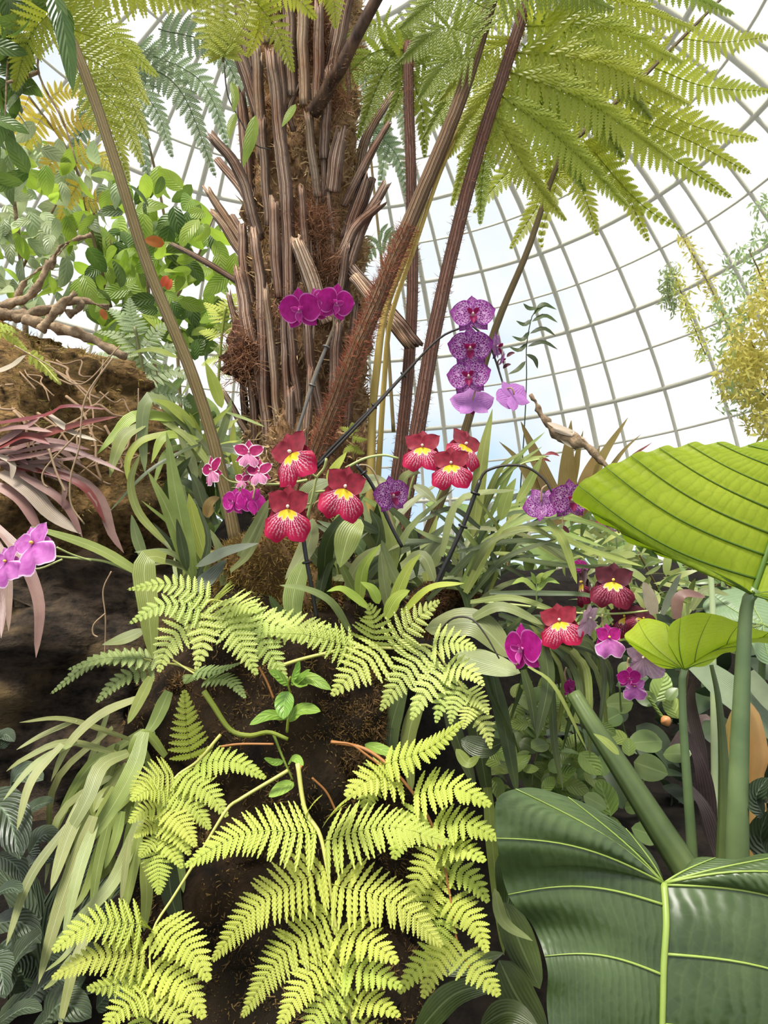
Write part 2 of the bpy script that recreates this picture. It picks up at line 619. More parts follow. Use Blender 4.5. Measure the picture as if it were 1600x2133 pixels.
# moss cushion beside the dark leaf, above the ferns
g = G()
P = spline(PP([(460, 1260, 1.66), (520, 1215, 1.62), (575, 1185, 1.6), (625, 1200, 1.6), (680, 1260, 1.66)]), 26)
lumpy(g, P, np.sin(np.linspace(.1, 3.04, 26)) ** .6 * .07, 26, .05, 9, 4)
mk('moss_cushion', g, M_MOSSB, stump)
S, N = surf_points(g, 9000)
mg = G()
fibres(mg, S, norm(N + rng.normal(size=N.shape) * .5), rng.uniform(.008, .022, len(S)), .001)
mk('golden_moss', mg, M_MOSS, stump, kind='stuff')

def moss_lump(x, y, d, rx, ry, mat, n, name='moss_cushion'):
    g = G()
    zz = np.linspace(-1, 1, 22)
    c = PIX(x, y, d)
    P = np.array([c + np.array([0, 0, ry * d / F * z]) for z in zz])
    lumpy(g, P, rx * d / F * (1 - np.abs(zz) ** 2.5) ** .5 + .002, 26, .05, 11, x * .01)
    ob = mk(name, g, M_STUMP, stump, c)
    S, N = surf_points(g, n)
    k = N[:, 1] < .3
    S, N = S[k], N[k]
    mg = G()
    tuft = np.array([max(.1, .7 + 1.4 * fz(p, 30, 8)) for p in S])
    fibres(mg, S, norm(N * .9 + rng.normal(size=N.shape) * .6), rng.uniform(.005, .017, len(S)) * tuft, .0010)
    mk('moss_fibre', mg, mat, ob, c, kind='stuff')
moss_lump(715, 1520, 1.52, 90, 130, M_MOSSB, 16000)
moss_lump(640, 1650, 1.50, 60, 70, M_MOSSB, 5000)
moss_lump(390, 1500, 1.54, 50, 110, M_MOSSB, 9000)
moss_lump(700, 1300, 1.6, 60, 70, M_MOSSB, 6000)
moss_lump(920, 1260, 1.56, 55, 60, M_MOSSB, 6000)
moss_lump(430, 1900, 1.42, 50, 160, M_MOSSB, 8000)

# ================================================================== fern toolkit
def pinnule_tmpl(K, lobes, depth, point=.9, zarch=.10):
    t = np.linspace(0, 1, K + 1)
    p = np.minimum(1, .78 + t * 1.2) * np.clip(1 - t ** 3.2, 0, 1) ** point + .03
    saw = .5 - .5 * np.cos(2 * math.pi * t * lobes)          # 0 at a sinus, 1 at a lobe
    h = .5 * p * (1 - depth * (1 - saw))
    fwd = .035 * saw
    V = []
    for k in range(K + 1):
        c = -.06 * t[k] ** 2
        V += [(t[k] + fwd[k], h[k], c + zarch * .0 ), (t[k], 0, c + zarch * .35 * p[k] * .5), (t[k] + fwd[k], -h[k], c)]
    Q = []
    for k in range(K):
        a = 3 * k
        Q += [(a, a + 3, a + 4, a + 1), (a + 1, a + 4, a + 5, a + 2)]
    V = np.array(V)
    UV = np.stack([V[:, 1] / .5 * .5 + .5, V[:, 0]], 1)
    return V, np.array(Q), UV

T_LOBED = pinnule_tmpl(14, 7, .38)
T_COMB = pinnule_tmpl(20, 10, .5, 1.0)
T_PLAIN = pinnule_tmpl(6, 1, 0, .8)

def pinna_geo(A, N, Lmax, n, tmpl, ang=(82, 45), droop=0.0, base=.8, gap=1.05, t0=.02, tip=.75, curl=.08, costa=.0, lop=0.0):
    """one pinna: the costa A (points) with n pairs of pinnules"""
    TV, TQ, TUV = tmpl
    g = G()
    _, _, length = at(A, 0)
    tube(g, resample(A, 16), np.linspace(1, .3, 16) * (costa or length * .006), 5)
    u = (np.arange(n) + .3) / n
    ts = t0 + (1 - t0) * (1 - (1 - u) ** 1.22) * .985
    P, T, length = at(A, ts)
    dt = np.gradient(ts) * length
    L = Lmax * np.minimum(1, base + ts * 2.0) * (1 - ts) ** tip + Lmax * .035
    Nn = norm(np.broadcast_to(N, P.shape) - T * np.sum(N * T, 1, keepdims=True))
    S = np.cross(T, Nn)
    for side in (1, -1):
        a = np.radians(ang[0] + (ang[1] - ang[0]) * ts + rng.normal(0, 2.5, n))[:, None]
        D = np.cos(a) * T + np.sin(a) * S * side
        D = norm(D + np.array([0, 0, -1.0]) * droop + rng.normal(0, .03, (n, 3)))
        M = norm(Nn - D * np.sum(Nn * D, 1, keepdims=True))
        B = np.cross(M, D)
        Ls = (L * (1 + lop * side))[:, None, None]
        V = P[:, None] + Ls * TV[None, :, :1] * D[:, None] + (dt * gap)[:, None, None] * TV[None, :, 1:2] * B[:, None] \
            + Ls * .9 * (TV[None, :, 2:3] * .5 - curl * TV[None, :, :1] ** 2) * M[:, None]
        Q = (TQ[None] + (np.arange(n) * len(TV))[:, None, None]).reshape(-1, 4)
        if side < 0:
            Q = Q[:, ::-1]
        g.add(V, Q, None, np.tile(TUV, (n, 1)))
    return g

def fernmat(name, c1, c2, mid, trans, rough=.55, tcol=None, dark=None):
    k = NT(name)
    geo = k.node('ShaderNodeNewGeometry')
    u, v = k.uv()
    du = k.math('ABSOLUTE', k.math('SUBTRACT', u, .5))
    col = k.mix(k.step(k.noise(6, 3, geo.outputs['Position']), .3, .7), c1, c2)
    rnd = k.node('ShaderNodeObjectInfo').outputs['Random']
    hs = k.node('ShaderNodeHueSaturation')
    k.put(hs.inputs['Value'], k.math('MULTIPLY_ADD', rnd, .3, .85))
    k.put(hs.inputs['Hue'], k.math('MULTIPLY_ADD', k.math('FRACT', k.math('MULTIPLY', rnd, 5.7)), .024, .488))
    k.put(hs.inputs['Color'], col)
    col = k.mix(k.math('MULTIPLY', k.step(du, .09, .03), .6), hs.outputs[0], mid)
    s = k.math('SINE', k.math('MULTIPLY', k.math('ADD', v, k.math('MULTIPLY', du, -.35)), 44))
    k.bump(k.math('ADD', s, k.math('MULTIPLY', k.step(du, .0, .25), 2.5)), .5, .0016)
    k.put(k.p.inputs['Base Color'], col)
    k.p.inputs['Roughness'].default_value = rough
    tr = k.node('ShaderNodeBsdfTranslucent')
    k.put(tr.inputs[0], k.mix(.5, col, tcol) if tcol else col)
    ms = k.node('ShaderNodeMixShader')
    ms.inputs[0].default_value = trans
    k.l.new(k.p.outputs[0], ms.inputs[1])
    k.l.new(tr.outputs[0], ms.inputs[2])
    k.l.new(ms.outputs[0], k.out.inputs['Surface'])
    return k.m

M_FERN = fernmat('bright yellow green fern', srgb(162, 176, 62), srgb(194, 204, 94), srgb(204, 208, 118), .30, tcol=srgb(196, 206, 66))
M_FERNP = fernmat('pale lime fern', srgb(160, 176, 76), srgb(192, 204, 112), srgb(208, 214, 142), .25, tcol=srgb(210, 224, 100))
M_FERND = fernmat('dull green fern', srgb(128, 148, 82), srgb(158, 176, 106), srgb(180, 190, 130), .3)
M_RACHIS = plain('straw coloured rachis', srgb(186, 184, 100), .5)
M_RACHISB = plain('russet fern stalk', srgb(160, 106, 56), .55)
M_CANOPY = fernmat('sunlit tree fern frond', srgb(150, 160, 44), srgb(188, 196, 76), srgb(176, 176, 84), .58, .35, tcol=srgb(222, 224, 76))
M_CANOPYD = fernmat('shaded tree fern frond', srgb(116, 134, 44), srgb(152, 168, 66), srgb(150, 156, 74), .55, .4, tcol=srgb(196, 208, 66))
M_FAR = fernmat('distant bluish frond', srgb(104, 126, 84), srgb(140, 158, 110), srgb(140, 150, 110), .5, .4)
M_YELLOW = fernmat('yellowing frond', srgb(206, 178, 50), srgb(226, 206, 90), srgb(200, 170, 70), .45)

def pinna(parent, pts, L, n, mat, tmpl, d0, d1=None, upz=.8, tilt=0., name='pinna', **kw):
    """a pinna from picture points; L is the longest pinnule in picture pixels"""
    d1 = d0 if d1 is None else d1
    A = spline(PP(pts, d0, d1), 40)
    Nn = norm(to_cam(A.mean(0)) + np.array([tilt, 0, upz]))
    g = pinna_geo(A, Nn, L * (d0 + d1) / 2 / F, n, tmpl, **kw)
    return mk(name, g, mat, parent, A[0])

def bow(p0, p1, k):
    """picture points of an arc from p0 to p1, bulging k times its length to the left of the way"""
    (x0, y0), (x1, y1) = p0, p1
    return [p0, ((x0 + x1) / 2 + (y1 - y0) * k, (y0 + y1) / 2 - (x1 - x0) * k), p1]

# ================================================================== the trunk of the tall tree fern
def stubmat(name, dark, light, tint):
    """dry ribbed plant fibre: dark and light lines run along the piece"""
    k = NT(name)
    u, v = k.uv()
    geo = k.node('ShaderNodeNewGeometry')
    n1 = k.noise(9, 3, geo.outputs['Position'])
    n2 = k.noise(60, 4, geo.outputs['Position'])
    w = k.math('ADD', k.math('MULTIPLY', u, 75), k.math('MULTIPLY', n1, 7))
    ln = k.math('ADD', k.math('SINE', w), k.math('MULTIPLY', k.math('SINE', k.math('MULTIPLY', w, 2.37)), .6))
    col = k.mix(k.step(ln, -.9, 1.1), dark, light)
    col = k.mix(k.step(n1, .42, .68), col, tint, 'MULTIPLY')
    col = k.mix(k.math('MULTIPLY', k.step(n2, .55, .75), .6), col, dark)
    rnd = k.node('ShaderNodeObjectInfo').outputs['Random']
    hs = k.node('ShaderNodeHueSaturation')
    k.put(hs.inputs['Value'], k.math('MULTIPLY_ADD', rnd, .6, .7))
    k.put(hs.inputs['Color'], col)
    k.put(k.p.inputs['Base Color'], hs.outputs[0])
    k.p.inputs['Roughness'].default_value = .8
    k.bump(ln, .7, .004)
    return k.m
M_STUB = stubmat('dry brown frond base', srgb(100, 70, 54), srgb(216, 184, 158), srgb(214, 186, 168))
M_STUBP = stubmat('pale split frond base', srgb(138, 106, 80), srgb(236, 208, 178), srgb(230, 208, 190))
M_TRUNK = barkmat('fibrous trunk', srgb(92, 66, 46), srgb(196, 156, 114), srgb(140, 104, 72), 60, 1, (1, 1, .5), 1, .02)
M_FIBRE = leafmat('coarse straw fibre', srgb(152, 116, 80), srgb(216, 180, 136), .1, .8, vary=.1)
M_HAIR = leafmat('russet hair', srgb(112, 76, 50), srgb(164, 122, 88), .2, .8, vary=.1)

TD = 2.35
trunk_thing = thing('tree_fern', 'tall tree fern trunk clad in dry brown frond bases', 'tree fern', PIX(640, 1080, TD))
TP = spline(PP([(645, -420, 2.6), (645, -150, 2.5), (638, 150, 2.42), (632, 450, 2.37), (635, 750, 2.33), (640, 1000, 2.3), (640, 1250, 2.3)]), 70)
TR = np.interp(np.linspace(0, 1, 70), [0, .25, .5, .75, 1], [.13, .15, .165, .17, .20])
g = G()
lumpy(g, TP, TR, 48, .06, 9, 1.0)
mk('trunk', g, M_TRUNK, trunk_thing)
S, N = surf_points(g, 30000)
k_ = (N[:, 1] < .35)
S, N = S[k_], N[k_]
mg = G()
fibres(mg, S - N * .004, norm(N * .45 + rng.normal(size=N.shape) * .6 + np.array([0, 0, .25])), rng.uniform(.012, .045, len(S)), .0026)
mk('fibre_mat', mg, M_FIBRE, trunk_thing, kind='stuff')

def stub(parent, pts, w, mat, d0, d1=None, flat=.55, name='frond_base', n=18, split=True):
    d1 = d0 if d1 is None else d1
    P = spline(PP(pts, d0, d1), n)
    P = P + np.array([[.004 * fz(p, 12, 3), .004 * fz(p, 12, 9), 0] for p in P])
    r = w * .5 * (d0 + d1) / 2 / F * np.interp(np.linspace(0, 1, n), [0, .08, .6, 1], [1.0, .95, 1.0, .8])
    g = G()
    tube(g, P, r, 14, .24, flat)
    if split:                                  # ragged broken end
        V = g.v[0]
        top = slice((n - 1) * 14, n * 14)
        V[top] += norm(P[-1] - P[-2]) * rng.uniform(-.01, .03, (14, 1))
        V[top] = V[top]
    return mk(name, g, mat, parent, P[0])

stubs = [  # base -> broken tip, width in pixels, pale?
    ([(604, 640), (598, 450), (582, 270), (564, 114)], 24, 0), ([(540, 500), (497, 356), (444, 288)], 20, 0),
    ([(538, 240), (510, 150), (478, 70)], 24, 0), ([(500, 500), (468, 450), (435, 398)], 15, 1), ([(510, 540), (478, 490), (450, 450)], 16, 1),
    ([(500, 592), (440, 552), (370, 514)], 11, 0), ([(718, 430), (760, 340), (804, 264)], 15, 0), ([(722, 500), (745, 435), (763, 376)], 28, 0),
    ([(712, 620), (742, 500), (798, 392)], 20, 0), ([(700, 560), (735, 480), (788, 430)], 18, 0), ([(688, 150), (705, 70), (726, -20)], 30, 0), ([(636, 220), (632, 100), (627, -30)], 20, 1),
    ([(606, 200), (603, 80), (598, -30)], 24, 0), ([(662, 410), (650, 330), (641, 246)], 15, 1), ([(694, 400), (700, 340), (709, 284)], 28, 0),
    ([(684, 670), (652, 590), (622, 508)], 36, 1), ([(550, 830), (522, 700), (498, 570)], 26, 0), ([(566, 990), (549, 800), (545, 600), (530, 490)], 20, 0),
    ([(584, 960), (570, 780), (554, 610)], 15, 1), ([(622, 860), (612, 760), (606, 672)], 16, 0), ([(668, 870), (650, 770), (640, 680)], 18, 0),
    ([(600, 900), (594, 760), (590, 640)], 14, 0), ([(520, 420), (512, 300), (500, 200)], 22, 0), ([(548, 330), (540, 220), (532, 100)], 20, 1),
    ([(560, 470), (552, 360), (545, 260)], 16, 0), ([(660, 240), (664, 130), (664, 20)], 20, 0), ([(676, 330), (678, 240), (682, 150)], 18, 0),
    ([(640, 560), (633, 470), (628, 400)], 14, 0), ([(700, 760), (706, 640), (722, 520)], 16, 0), ([(690, 930), (698, 800), (704, 680)], 22, 0),
    ([(636, 960), (640, 880), (648, 780)], 14, 0), ([(524, 640), (510, 560), (505, 480)], 20, 0), ([(584, 620), (574, 540), (570, 430)], 20, 0),
    ([(612, 1000), (606, 900), (603, 820)], 18, 0), ([(535, 960), (530, 860), (520, 740)], 16, 0), ([(720, 900), (728, 780), (742, 640)], 20, 0), ([(590, 330), (586, 200), (578, 60)], 16, 0),
    ([(560, 90), (552, 20), (545, -60)], 24, 1), ([(580, 60), (574, 0), (570, -80)], 22, 0), ([(520, 150), (506, 60), (494, -40)], 22, 0),
    ([(505, 740), (494, 690), (478, 620)], 12, 0), ([(520, 905), (495, 870), (468, 820)], 12, 1), ([(512, 880), (508, 840), (506, 800)], 14, 0),
]
for pts, w, pale in stubs:
    x0 = pts[0][0]
    dep = TD - math.sqrt(max(.0, .20 ** 2 - ((x0 - 638) * TD / F) ** 2)) - .015
    out = dep + (.0 if abs(pts[-1][0] - 638) > 100 else -.03)
    stub(trunk_thing, pts, w, M_STUBP if pale else M_STUB, dep, out)
stub(trunk_thing, [(728, 560), (800, 640), (866, 716)], 26, M_STUB, 2.15, 2.1)
stub(trunk_thing, [(735, 575), (795, 650), (845, 712)], 20, M_STUBP, 2.13, 2.08)
# more old bases all round the back so that the trunk is clad from every side
for k in range(26):
    az = rng.uniform(-.2, math.pi + .2)
    t = rng.uniform(.15, .85)
    p, T, _ = at(TP, t)
    o = np.array([math.cos(az), math.sin(az), 0])
    h = rng.uniform(.2, .45)
    P = spline([p[0] + o * .16, p[0] + o * .19 + [0, 0, h * .5], p[0] + o * (.22 + .1 * rng.random()) + [0, 0, h]], 10)
    g = G()
    tube(g, P, np.linspace(.017, .012, 10), 10, .1, .6)
    mk('frond_base', g, M_STUB, trunk_thing, P[0])
for k in range(24):
    x0 = rng.uniform(525, 735); y0 = rng.uniform(60, 980); ln = rng.uniform(60, 240)
    dep = TD - math.sqrt(max(.0, .20 ** 2 - ((x0 - 638) * TD / F) ** 2)) - .004
    stub(trunk_thing, [(x0, y0), (x0 + rng.normal() * 5, y0 - ln * .5), (x0 + (x0 - 638) * .06 + rng.normal() * 6, y0 - ln)], rng.uniform(5, 12), M_STUBP if rng.random() < .45 else M_STUB, dep, dep - .01, name='frond_base', n=10)
# dark shaggy burl at the side and russet hair mats
g = G()
lumpy(g, spline(PP([(545, 690, 2.27), (512, 730, 2.24), (515, 800, 2.25)]), 16), np.sin(np.linspace(.03, 3.11, 16)) ** .6 * .06, 24, .06, 14, 6)
mk('burl', g, barkmat('dark burl', srgb(40, 26, 20), srgb(104, 66, 48), None, 30, 1, (1, 1, .6), 1, .02), trunk_thing)
mg = G()
for (x, y, rx, ry, n) in ((665, 60, 22, 90, 1500), (655, 470, 38, 60, 1600), (680, 560, 30, 30, 500), (600, 650, 60, 60, 300), (700, 200, 30, 60, 500), (508, 745, 40, 60, 500)):
    q = rng.normal(size=(n, 2)) * .5
    dep = TD - .19 + rng.normal(0, .012, n)
    B = np.array([PIX(x + a * rx, y + b * ry, d) for (a, b), d in zip(q, dep)])
    fibres(mg, B, norm(rng.normal(size=(n, 3)) + np.array([0, -.7, -.2])), rng.uniform(.02, .06, n), .0012)
mk('hair_mat', mg, M_HAIR, trunk_thing, kind='stuff')

# ================================================================== the younger tree fern: living stalks and fronds
M_STALK = stubmat('brown hairy stalk', srgb(96, 68, 46), srgb(164, 130, 92), srgb(226, 214, 180))
M_STALKR = stubmat('red brown scaly stalk', srgb(84, 54, 44), srgb(156, 112, 90), srgb(226, 206, 196))
M_STALKY = barkmat('yellow ochre stalk', srgb(150, 126, 62), srgb(196, 172, 98), None, 26, .7, (1, 1, .08), .5, .004)
M_STALKO = stubmat('olive brown stalk', srgb(126, 106, 66), srgb(166, 144, 96), srgb(232, 226, 200))
young = thing('leaning_tree_fern', 'young tree fern with hairy brown stalks leaning across the fronds overhead', 'tree fern', PIX(740, 1010, 2.0))

M_HAIRR = leafmat('rust red stalk hair', srgb(140, 80, 54), srgb(186, 120, 86), .2, .8, vary=.1)
def frond(parent, pts, w0, w1, mat, d0, d1, hair=0, seg=12, hl=.03, hrange=(0, 1), name='frond', hmat=None):
    P = spline(PP(pts, d0, d1), 40)
    t = np.linspace(0, 1, 40)
    r = (w0 + (w1 - w0) * t ** .7) * .5 * (d0 + (d1 - d0) * t) / F
    g = G()
    tube(g, P, r, seg, .05)
    ob = mk(name, g, mat, parent, P[0])
    if hair:
        i = rng.uniform(hrange[0], hrange[1], hair)
        p, T, _ = at(P, i)
        rr = np.interp(i, t, r)[:, None]
        D = norm(np.cross(T, rng.normal(size=(hair, 3))))
        h = G()
        fibres(h, p + D * rr * .9, norm(D + T * .5 + rng.normal(size=D.shape) * .4), rng.uniform(.4, 1, hair) * hl, .0007)
        mk('hair', h, hmat or M_HAIR, ob, p[0], kind='stuff')
    return ob

f1 = frond(young, [(560, 1190), (640, 1000), (720, 790), (800, 590), (880, 400), (950, 230), (1000, 80), (1035, -40)], 46, 24, M_STALK, 1.95, 2.0, 5200, hl=.03, hrange=(0, .58), hmat=M_HAIRR)
f2 = frond(young, [(810, 1220), (862, 940), (905, 690), (960, 450), (1010, 270), (1060, 120), (1110, -30)], 36, 22, M_STALKR, 2.0, 2.05, 1800, hl=.02)
f3 = frond(young, [(790, 1220), (835, 930), (858, 650), (857, 400), (852, 220), (850, 90)], 27, 20, M_STALKR, 2.15, 2.2, 1500, hl=.02)
f4 = frond(young, [(764, 1200), (772, 990), (776, 860), (786, 760), (802, 650), (850, 520), (915, 340), (1000, 195)], 22, 9, M_STALKY, 1.98, 2.1)
f4b = frond(young, [(775, 1200), (788, 990), (800, 800), (815, 660), (862, 520), (925, 340), (1000, 198)], 14, 7, M_STALKY, 2.05, 2.1)
f5 = frond(young, [(840, 1240), (955, 940), (1030, 690), (1100, 520), (1165, 335), (1230, 262), (1330, 170), (1440, 60), (1530, -30)], 24, 5, M_STALKO, 2.2, 2.3)
f6 = frond(young, [(494, 1140), (455, 960), (400, 780), (310, 560), (250, 370), (180, 160), (110, 0), (60, -110)], 27, 20, M_STALKO, 1.75, 1.7)
f7 = frond(young, [(650, 236), (672, 205), (692, 168), (708, 144), (745, 70), (800, -30)], 30, 22, barkmat('dark brown stalk', srgb(52, 36, 28), srgb(104, 78, 58), None, 40, .7, (1, 1, .1), .6, .005), 2.12, 2.0, 300, hl=.02, hrange=(0, .5))

def pins(fr, rows, d, mat, tmpl=T_COMB, **kw):
    for row in rows:
        pts, L, n = row[:3]
        if tmpl is T_COMB:
            n = max(10, int(n * .62))
        dd = row[3] if len(row) > 3 else d
        pinna(fr, pts, L, n, row[4] if len(row) > 4 else mat, tmpl, dd, dd + .05, **kw)

# frond of the pale stalk, spread to the far side of the glass
pins(f5, [
    ([(1180, 320), (1215, 400), (1245, 492)], 46, 26), ([(1172, 330), (1125, 420), (1062, 520)], 48, 28), ([(1168, 332), (1070, 350), (985, 445)], 50, 28),
    ([(1200, 300), (1290, 380), (1352, 505)], 50, 28), ([(1235, 262), (1380, 320), (1525, 412)], 58, 36), ([(1270, 230), (1420, 285), (1565, 362)], 56, 36),
    ([(1310, 190), (1440, 260), (1580, 292)], 56, 34), ([(1360, 140), (1470, 180), (1605, 190)], 56, 32), ([(1420, 80), (1500, 88), (1605, 76)], 50, 26),
    ([(1200, 300), (1080, 265), (950, 330)], 62, 32), ([(1250, 245), (1110, 190), (960, 250)], 66, 34), ([(1310, 190), (1190, 120), (1050, 160)], 66, 34),
    ([(1370, 130), (1260, 60), (1130, 70)], 66, 32), ([(1180, 318), (1130, 480), (1130, 520)], 30, 18), ([(1215, 290), (1330, 420), (1420, 480)], 40, 26)],
    2.3, M_CANOPY, droop=.35, upz=.3)
# frond of the red-brown stalk, arching to the right overhead: long hanging pinnules
pins(f2, [
    ([(1108, -20), (1260, -5), (1450, 60)], 96, 40), ([(1090, 55), (1260, 55), (1425, 130)], 100, 42), ([(1075, 110), (1250, 130), (1440, 216)], 104, 44),
    ([(1060, 150), (1230, 215), (1405, 335)], 104, 44), ([(1045, 200), (1180, 300), (1310, 430)], 90, 40), ([(1030, 240), (1100, 360), (1180, 460)], 72, 34),
    ([(1100, 0), (1010, 20), (900, 100)], 84, 34), ([(1080, 80), (1000, 120), (915, 210)], 80, 32), ([(1060, 150), (990, 230), (930, 330)], 72, 30), ([(1040, 215), (980, 320), (940, 430)], 60, 28)],
    2.05, M_CANOPY, droop=.9, upz=.5)
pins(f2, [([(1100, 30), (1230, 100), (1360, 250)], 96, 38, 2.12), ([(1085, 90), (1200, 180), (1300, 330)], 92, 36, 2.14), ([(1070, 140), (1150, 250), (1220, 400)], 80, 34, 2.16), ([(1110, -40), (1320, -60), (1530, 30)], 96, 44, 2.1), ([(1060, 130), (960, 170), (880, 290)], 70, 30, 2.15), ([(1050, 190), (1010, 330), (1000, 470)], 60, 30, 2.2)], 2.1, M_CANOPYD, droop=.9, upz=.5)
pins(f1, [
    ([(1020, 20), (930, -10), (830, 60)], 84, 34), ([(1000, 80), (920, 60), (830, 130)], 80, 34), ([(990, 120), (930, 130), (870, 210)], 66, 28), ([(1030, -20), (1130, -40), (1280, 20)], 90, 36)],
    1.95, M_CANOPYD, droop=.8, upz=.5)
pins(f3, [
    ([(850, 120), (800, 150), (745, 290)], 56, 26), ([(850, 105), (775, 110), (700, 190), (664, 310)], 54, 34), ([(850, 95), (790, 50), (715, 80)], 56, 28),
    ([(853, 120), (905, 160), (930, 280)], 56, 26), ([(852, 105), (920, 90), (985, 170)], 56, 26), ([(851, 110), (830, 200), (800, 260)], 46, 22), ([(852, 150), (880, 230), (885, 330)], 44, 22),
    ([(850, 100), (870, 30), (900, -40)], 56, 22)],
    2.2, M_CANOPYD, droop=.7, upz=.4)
# fronds hanging in from above, left of the trunk
pins(f6, [
    ([(90, -40), (260, -30), (420, 10)], 108, 34), ([(60, -90), (280, -70), (560, -10)], 128, 46), ([(110, 20), (220, 60), (330, 160)], 70, 34),
    ([(120, 50), (230, 100), (312, 220)], 66, 34), ([(140, 100), (240, 160), (310, 290)], 66, 34), ([(160, 150), (240, 220), (300, 345)], 60, 32),
    ([(180, 200), (235, 280), (270, 380)], 50, 28), ([(110, 20), (60, 80), (30, 190)], 66, 28), ([(90, -30), (20, 0), (-60, 80)], 80, 28)],
    1.78, M_CANOPY, droop=.5, upz=.4)
top = frond(young, [(640, -260), (560, -160), (480, -40), (468, 60), (465, 128)], 16, 5, M_STALKO, 2.0, 1.85)
pins(top, [
    ([(466, 120), (452, 60), (436, -60)], 40, 22), ([(466, 122), (466, 40), (466, -60)], 36, 22), ([(466, 122), (486, 50), (500, -60)], 40, 22),
    ([(467, 120), (430, 60), (408, -50)], 44, 22), ([(467, 110), (510, 50), (530, -40)], 40, 20)], 1.84, M_CANOPY, upz=.2)
top2 = frond(young, [(640, -260), (600, -150), (540, -60), (530, 10)], 14, 5, M_STALKO, 2.0, 1.9)
pins(top2, [([(530, 0), (575, 60), (612, 152)], 46, 24), ([(530, 0), (540, 50), (515, 120)], 36, 20), ([(535, -30), (610, -10), (660, 40)], 50, 22), ([(640, -60), (690, -20), (700, 60)], 50, 22)], 1.92, M_CANOPY, droop=.2, upz=.2)

# more fronds farther behind: bluish against the glass, yellowing at the left edge
back = thing('distant_tree_fern', 'feathery bluish fern fronds against the glass behind the trunk', 'tree fern', PIX(380, 900, 4.6))
b0 = frond(back, [(380, 900), (350, 500), (280, 200), (200, 60)], 8, 4, M_STALKO, 4.6, 4.4)
pins(b0, [([(250, 120), (370, 180), (450, 370)], 52, 34), ([(280, 100), (420, 170), (480, 320)], 48, 34), ([(280, 220), (300, 330), (318, 395)], 34, 24),
          ([(230, 110), (320, 220), (360, 330)], 50, 30), ([(330, 60), (450, 100), (520, 230)], 50, 30), ([(210, 150), (180, 250), (130, 360)], 44, 26)], 4.4, M_FAR, droop=.4, upz=.3)
b1 = frond(back, [(820, 900), (800, 600), (770, 300), (760, 100)], 8, 4, M_STALKO, 4.6, 4.4)
pins(b1, [([(765, 140), (720, 200), (740, 330)], 46, 26), ([(760, 120), (830, 180), (850, 330)], 48, 28), ([(770, 260), (830, 330), (850, 420)], 36, 22), ([(765, 180), (800, 300), (790, 400)], 40, 24),
          ([(790, 500), (760, 530), (740, 600)], 30, 18), ([(795, 500), (830, 520), (850, 590)], 30, 18), ([(790, 480), (830, 500), (845, 540)], 24, 16)], 4.4, M_FAR, droop=.4, upz=.3)
yel = frond(back, [(230, 640), (190, 480), (150, 330), (60, 200)], 9, 4, M_STALKO, 3.3, 3.2)
pins(yel, [([(60, 200), (40, 250), (20, 300)], 30, 18), ([(90, 240), (60, 290), (30, 340)], 34, 20), ([(110, 270), (170, 250), (215, 280)], 36, 22), ([(130, 300), (100, 350), (80, 400)], 34, 20),
           ([(150, 330), (200, 320), (250, 370)], 36, 22), ([(165, 380), (140, 420), (120, 470)], 30, 18), ([(175, 420), (220, 420), (250, 450)], 30, 18), ([(80, 215), (130, 190), (180, 200)], 34, 20)], 3.2, M_YELLOW, droop=.2, upz=.3)

# ================================================================== ferns growing on the stump
def fern(label, rachis, w, d0, d1, pin, mat, rmat=None, n=20, L=46, upz=.8, tilt=0., tmpl=T_LOBED, base_t=None, lk=1.12, **kw):
    """a fern: thing > frond (its rachis) > pinnae; pin: list of (base point, tip point, bow, pinnule length[, pairs])"""
    t = thing('fern', label, 'fern', PIX(*rachis[0], d0), 'lime green ferns on the mossy stump')
    P = spline(PP(rachis, d0, d1), 40)
    g = G()
    tube(g, P, np.linspace(w, w * .4, 40) * .5 * d0 / F, 6)
    fr = mk('frond', g, rmat or M_RACHIS, t, P[0])
    ys = np.array([p[1] for p in rachis]); xs = np.array([p[0] for p in rachis])
    for q in pin:
        b, e, k, l = q[:4]
        m = q[4] if len(q) > 4 else max(9, int(math.hypot(e[0] - b[0], e[1] - b[1]) / 12.5))
        # depth of the base: nearest point of the rachis
        i = np.argmin([math.hypot(b[0] - x, b[1] - y) for x, y in rachis])
        dep = d0 + (d1 - d0) * i / max(1, len(rachis) - 1)
        pinna(fr, bow(b, e, k), l * lk, m, mat, tmpl, dep, dep - .06 + rng.uniform(-.02, .02), upz, tilt, **kw)
    return t

fern('large lime fern frond hanging in front of the stump at the bottom centre', [(620, 1590), (635, 1685), (665, 1735), (681, 1805), (692, 1880), (705, 1960), (720, 2050), (735, 2140), (750, 2230)], 10, 1.14, .98, [
    ((664, 1737), (383, 1805), -.13, 84), ((682, 1808), (440, 2003), -.10, 84), ((692, 1900), (503, 2120), -.07, 76), ((706, 1975), (575, 2150), -.06, 62), ((718, 2035), (625, 2190), -.06, 54), ((728, 2085), (665, 2230), -.05, 48),
    ((674, 1752), (940, 1756), .12, 86), ((690, 1842), (924, 1972), .12, 84), ((702, 1942), (830, 2006), .09, 66), ((714, 2015), (838, 2058), .08, 56), ((728, 2075), (835, 2118), .06, 48), ((740, 2140), (830, 2190), .06, 40),
    ((640, 1690), (672, 1655), .05, 16, 8), ((690, 1700), (740, 1655), .1, 40, 12)], M_FERN, M_RACHIS, curl=.10, gap=.98, tip=.85)
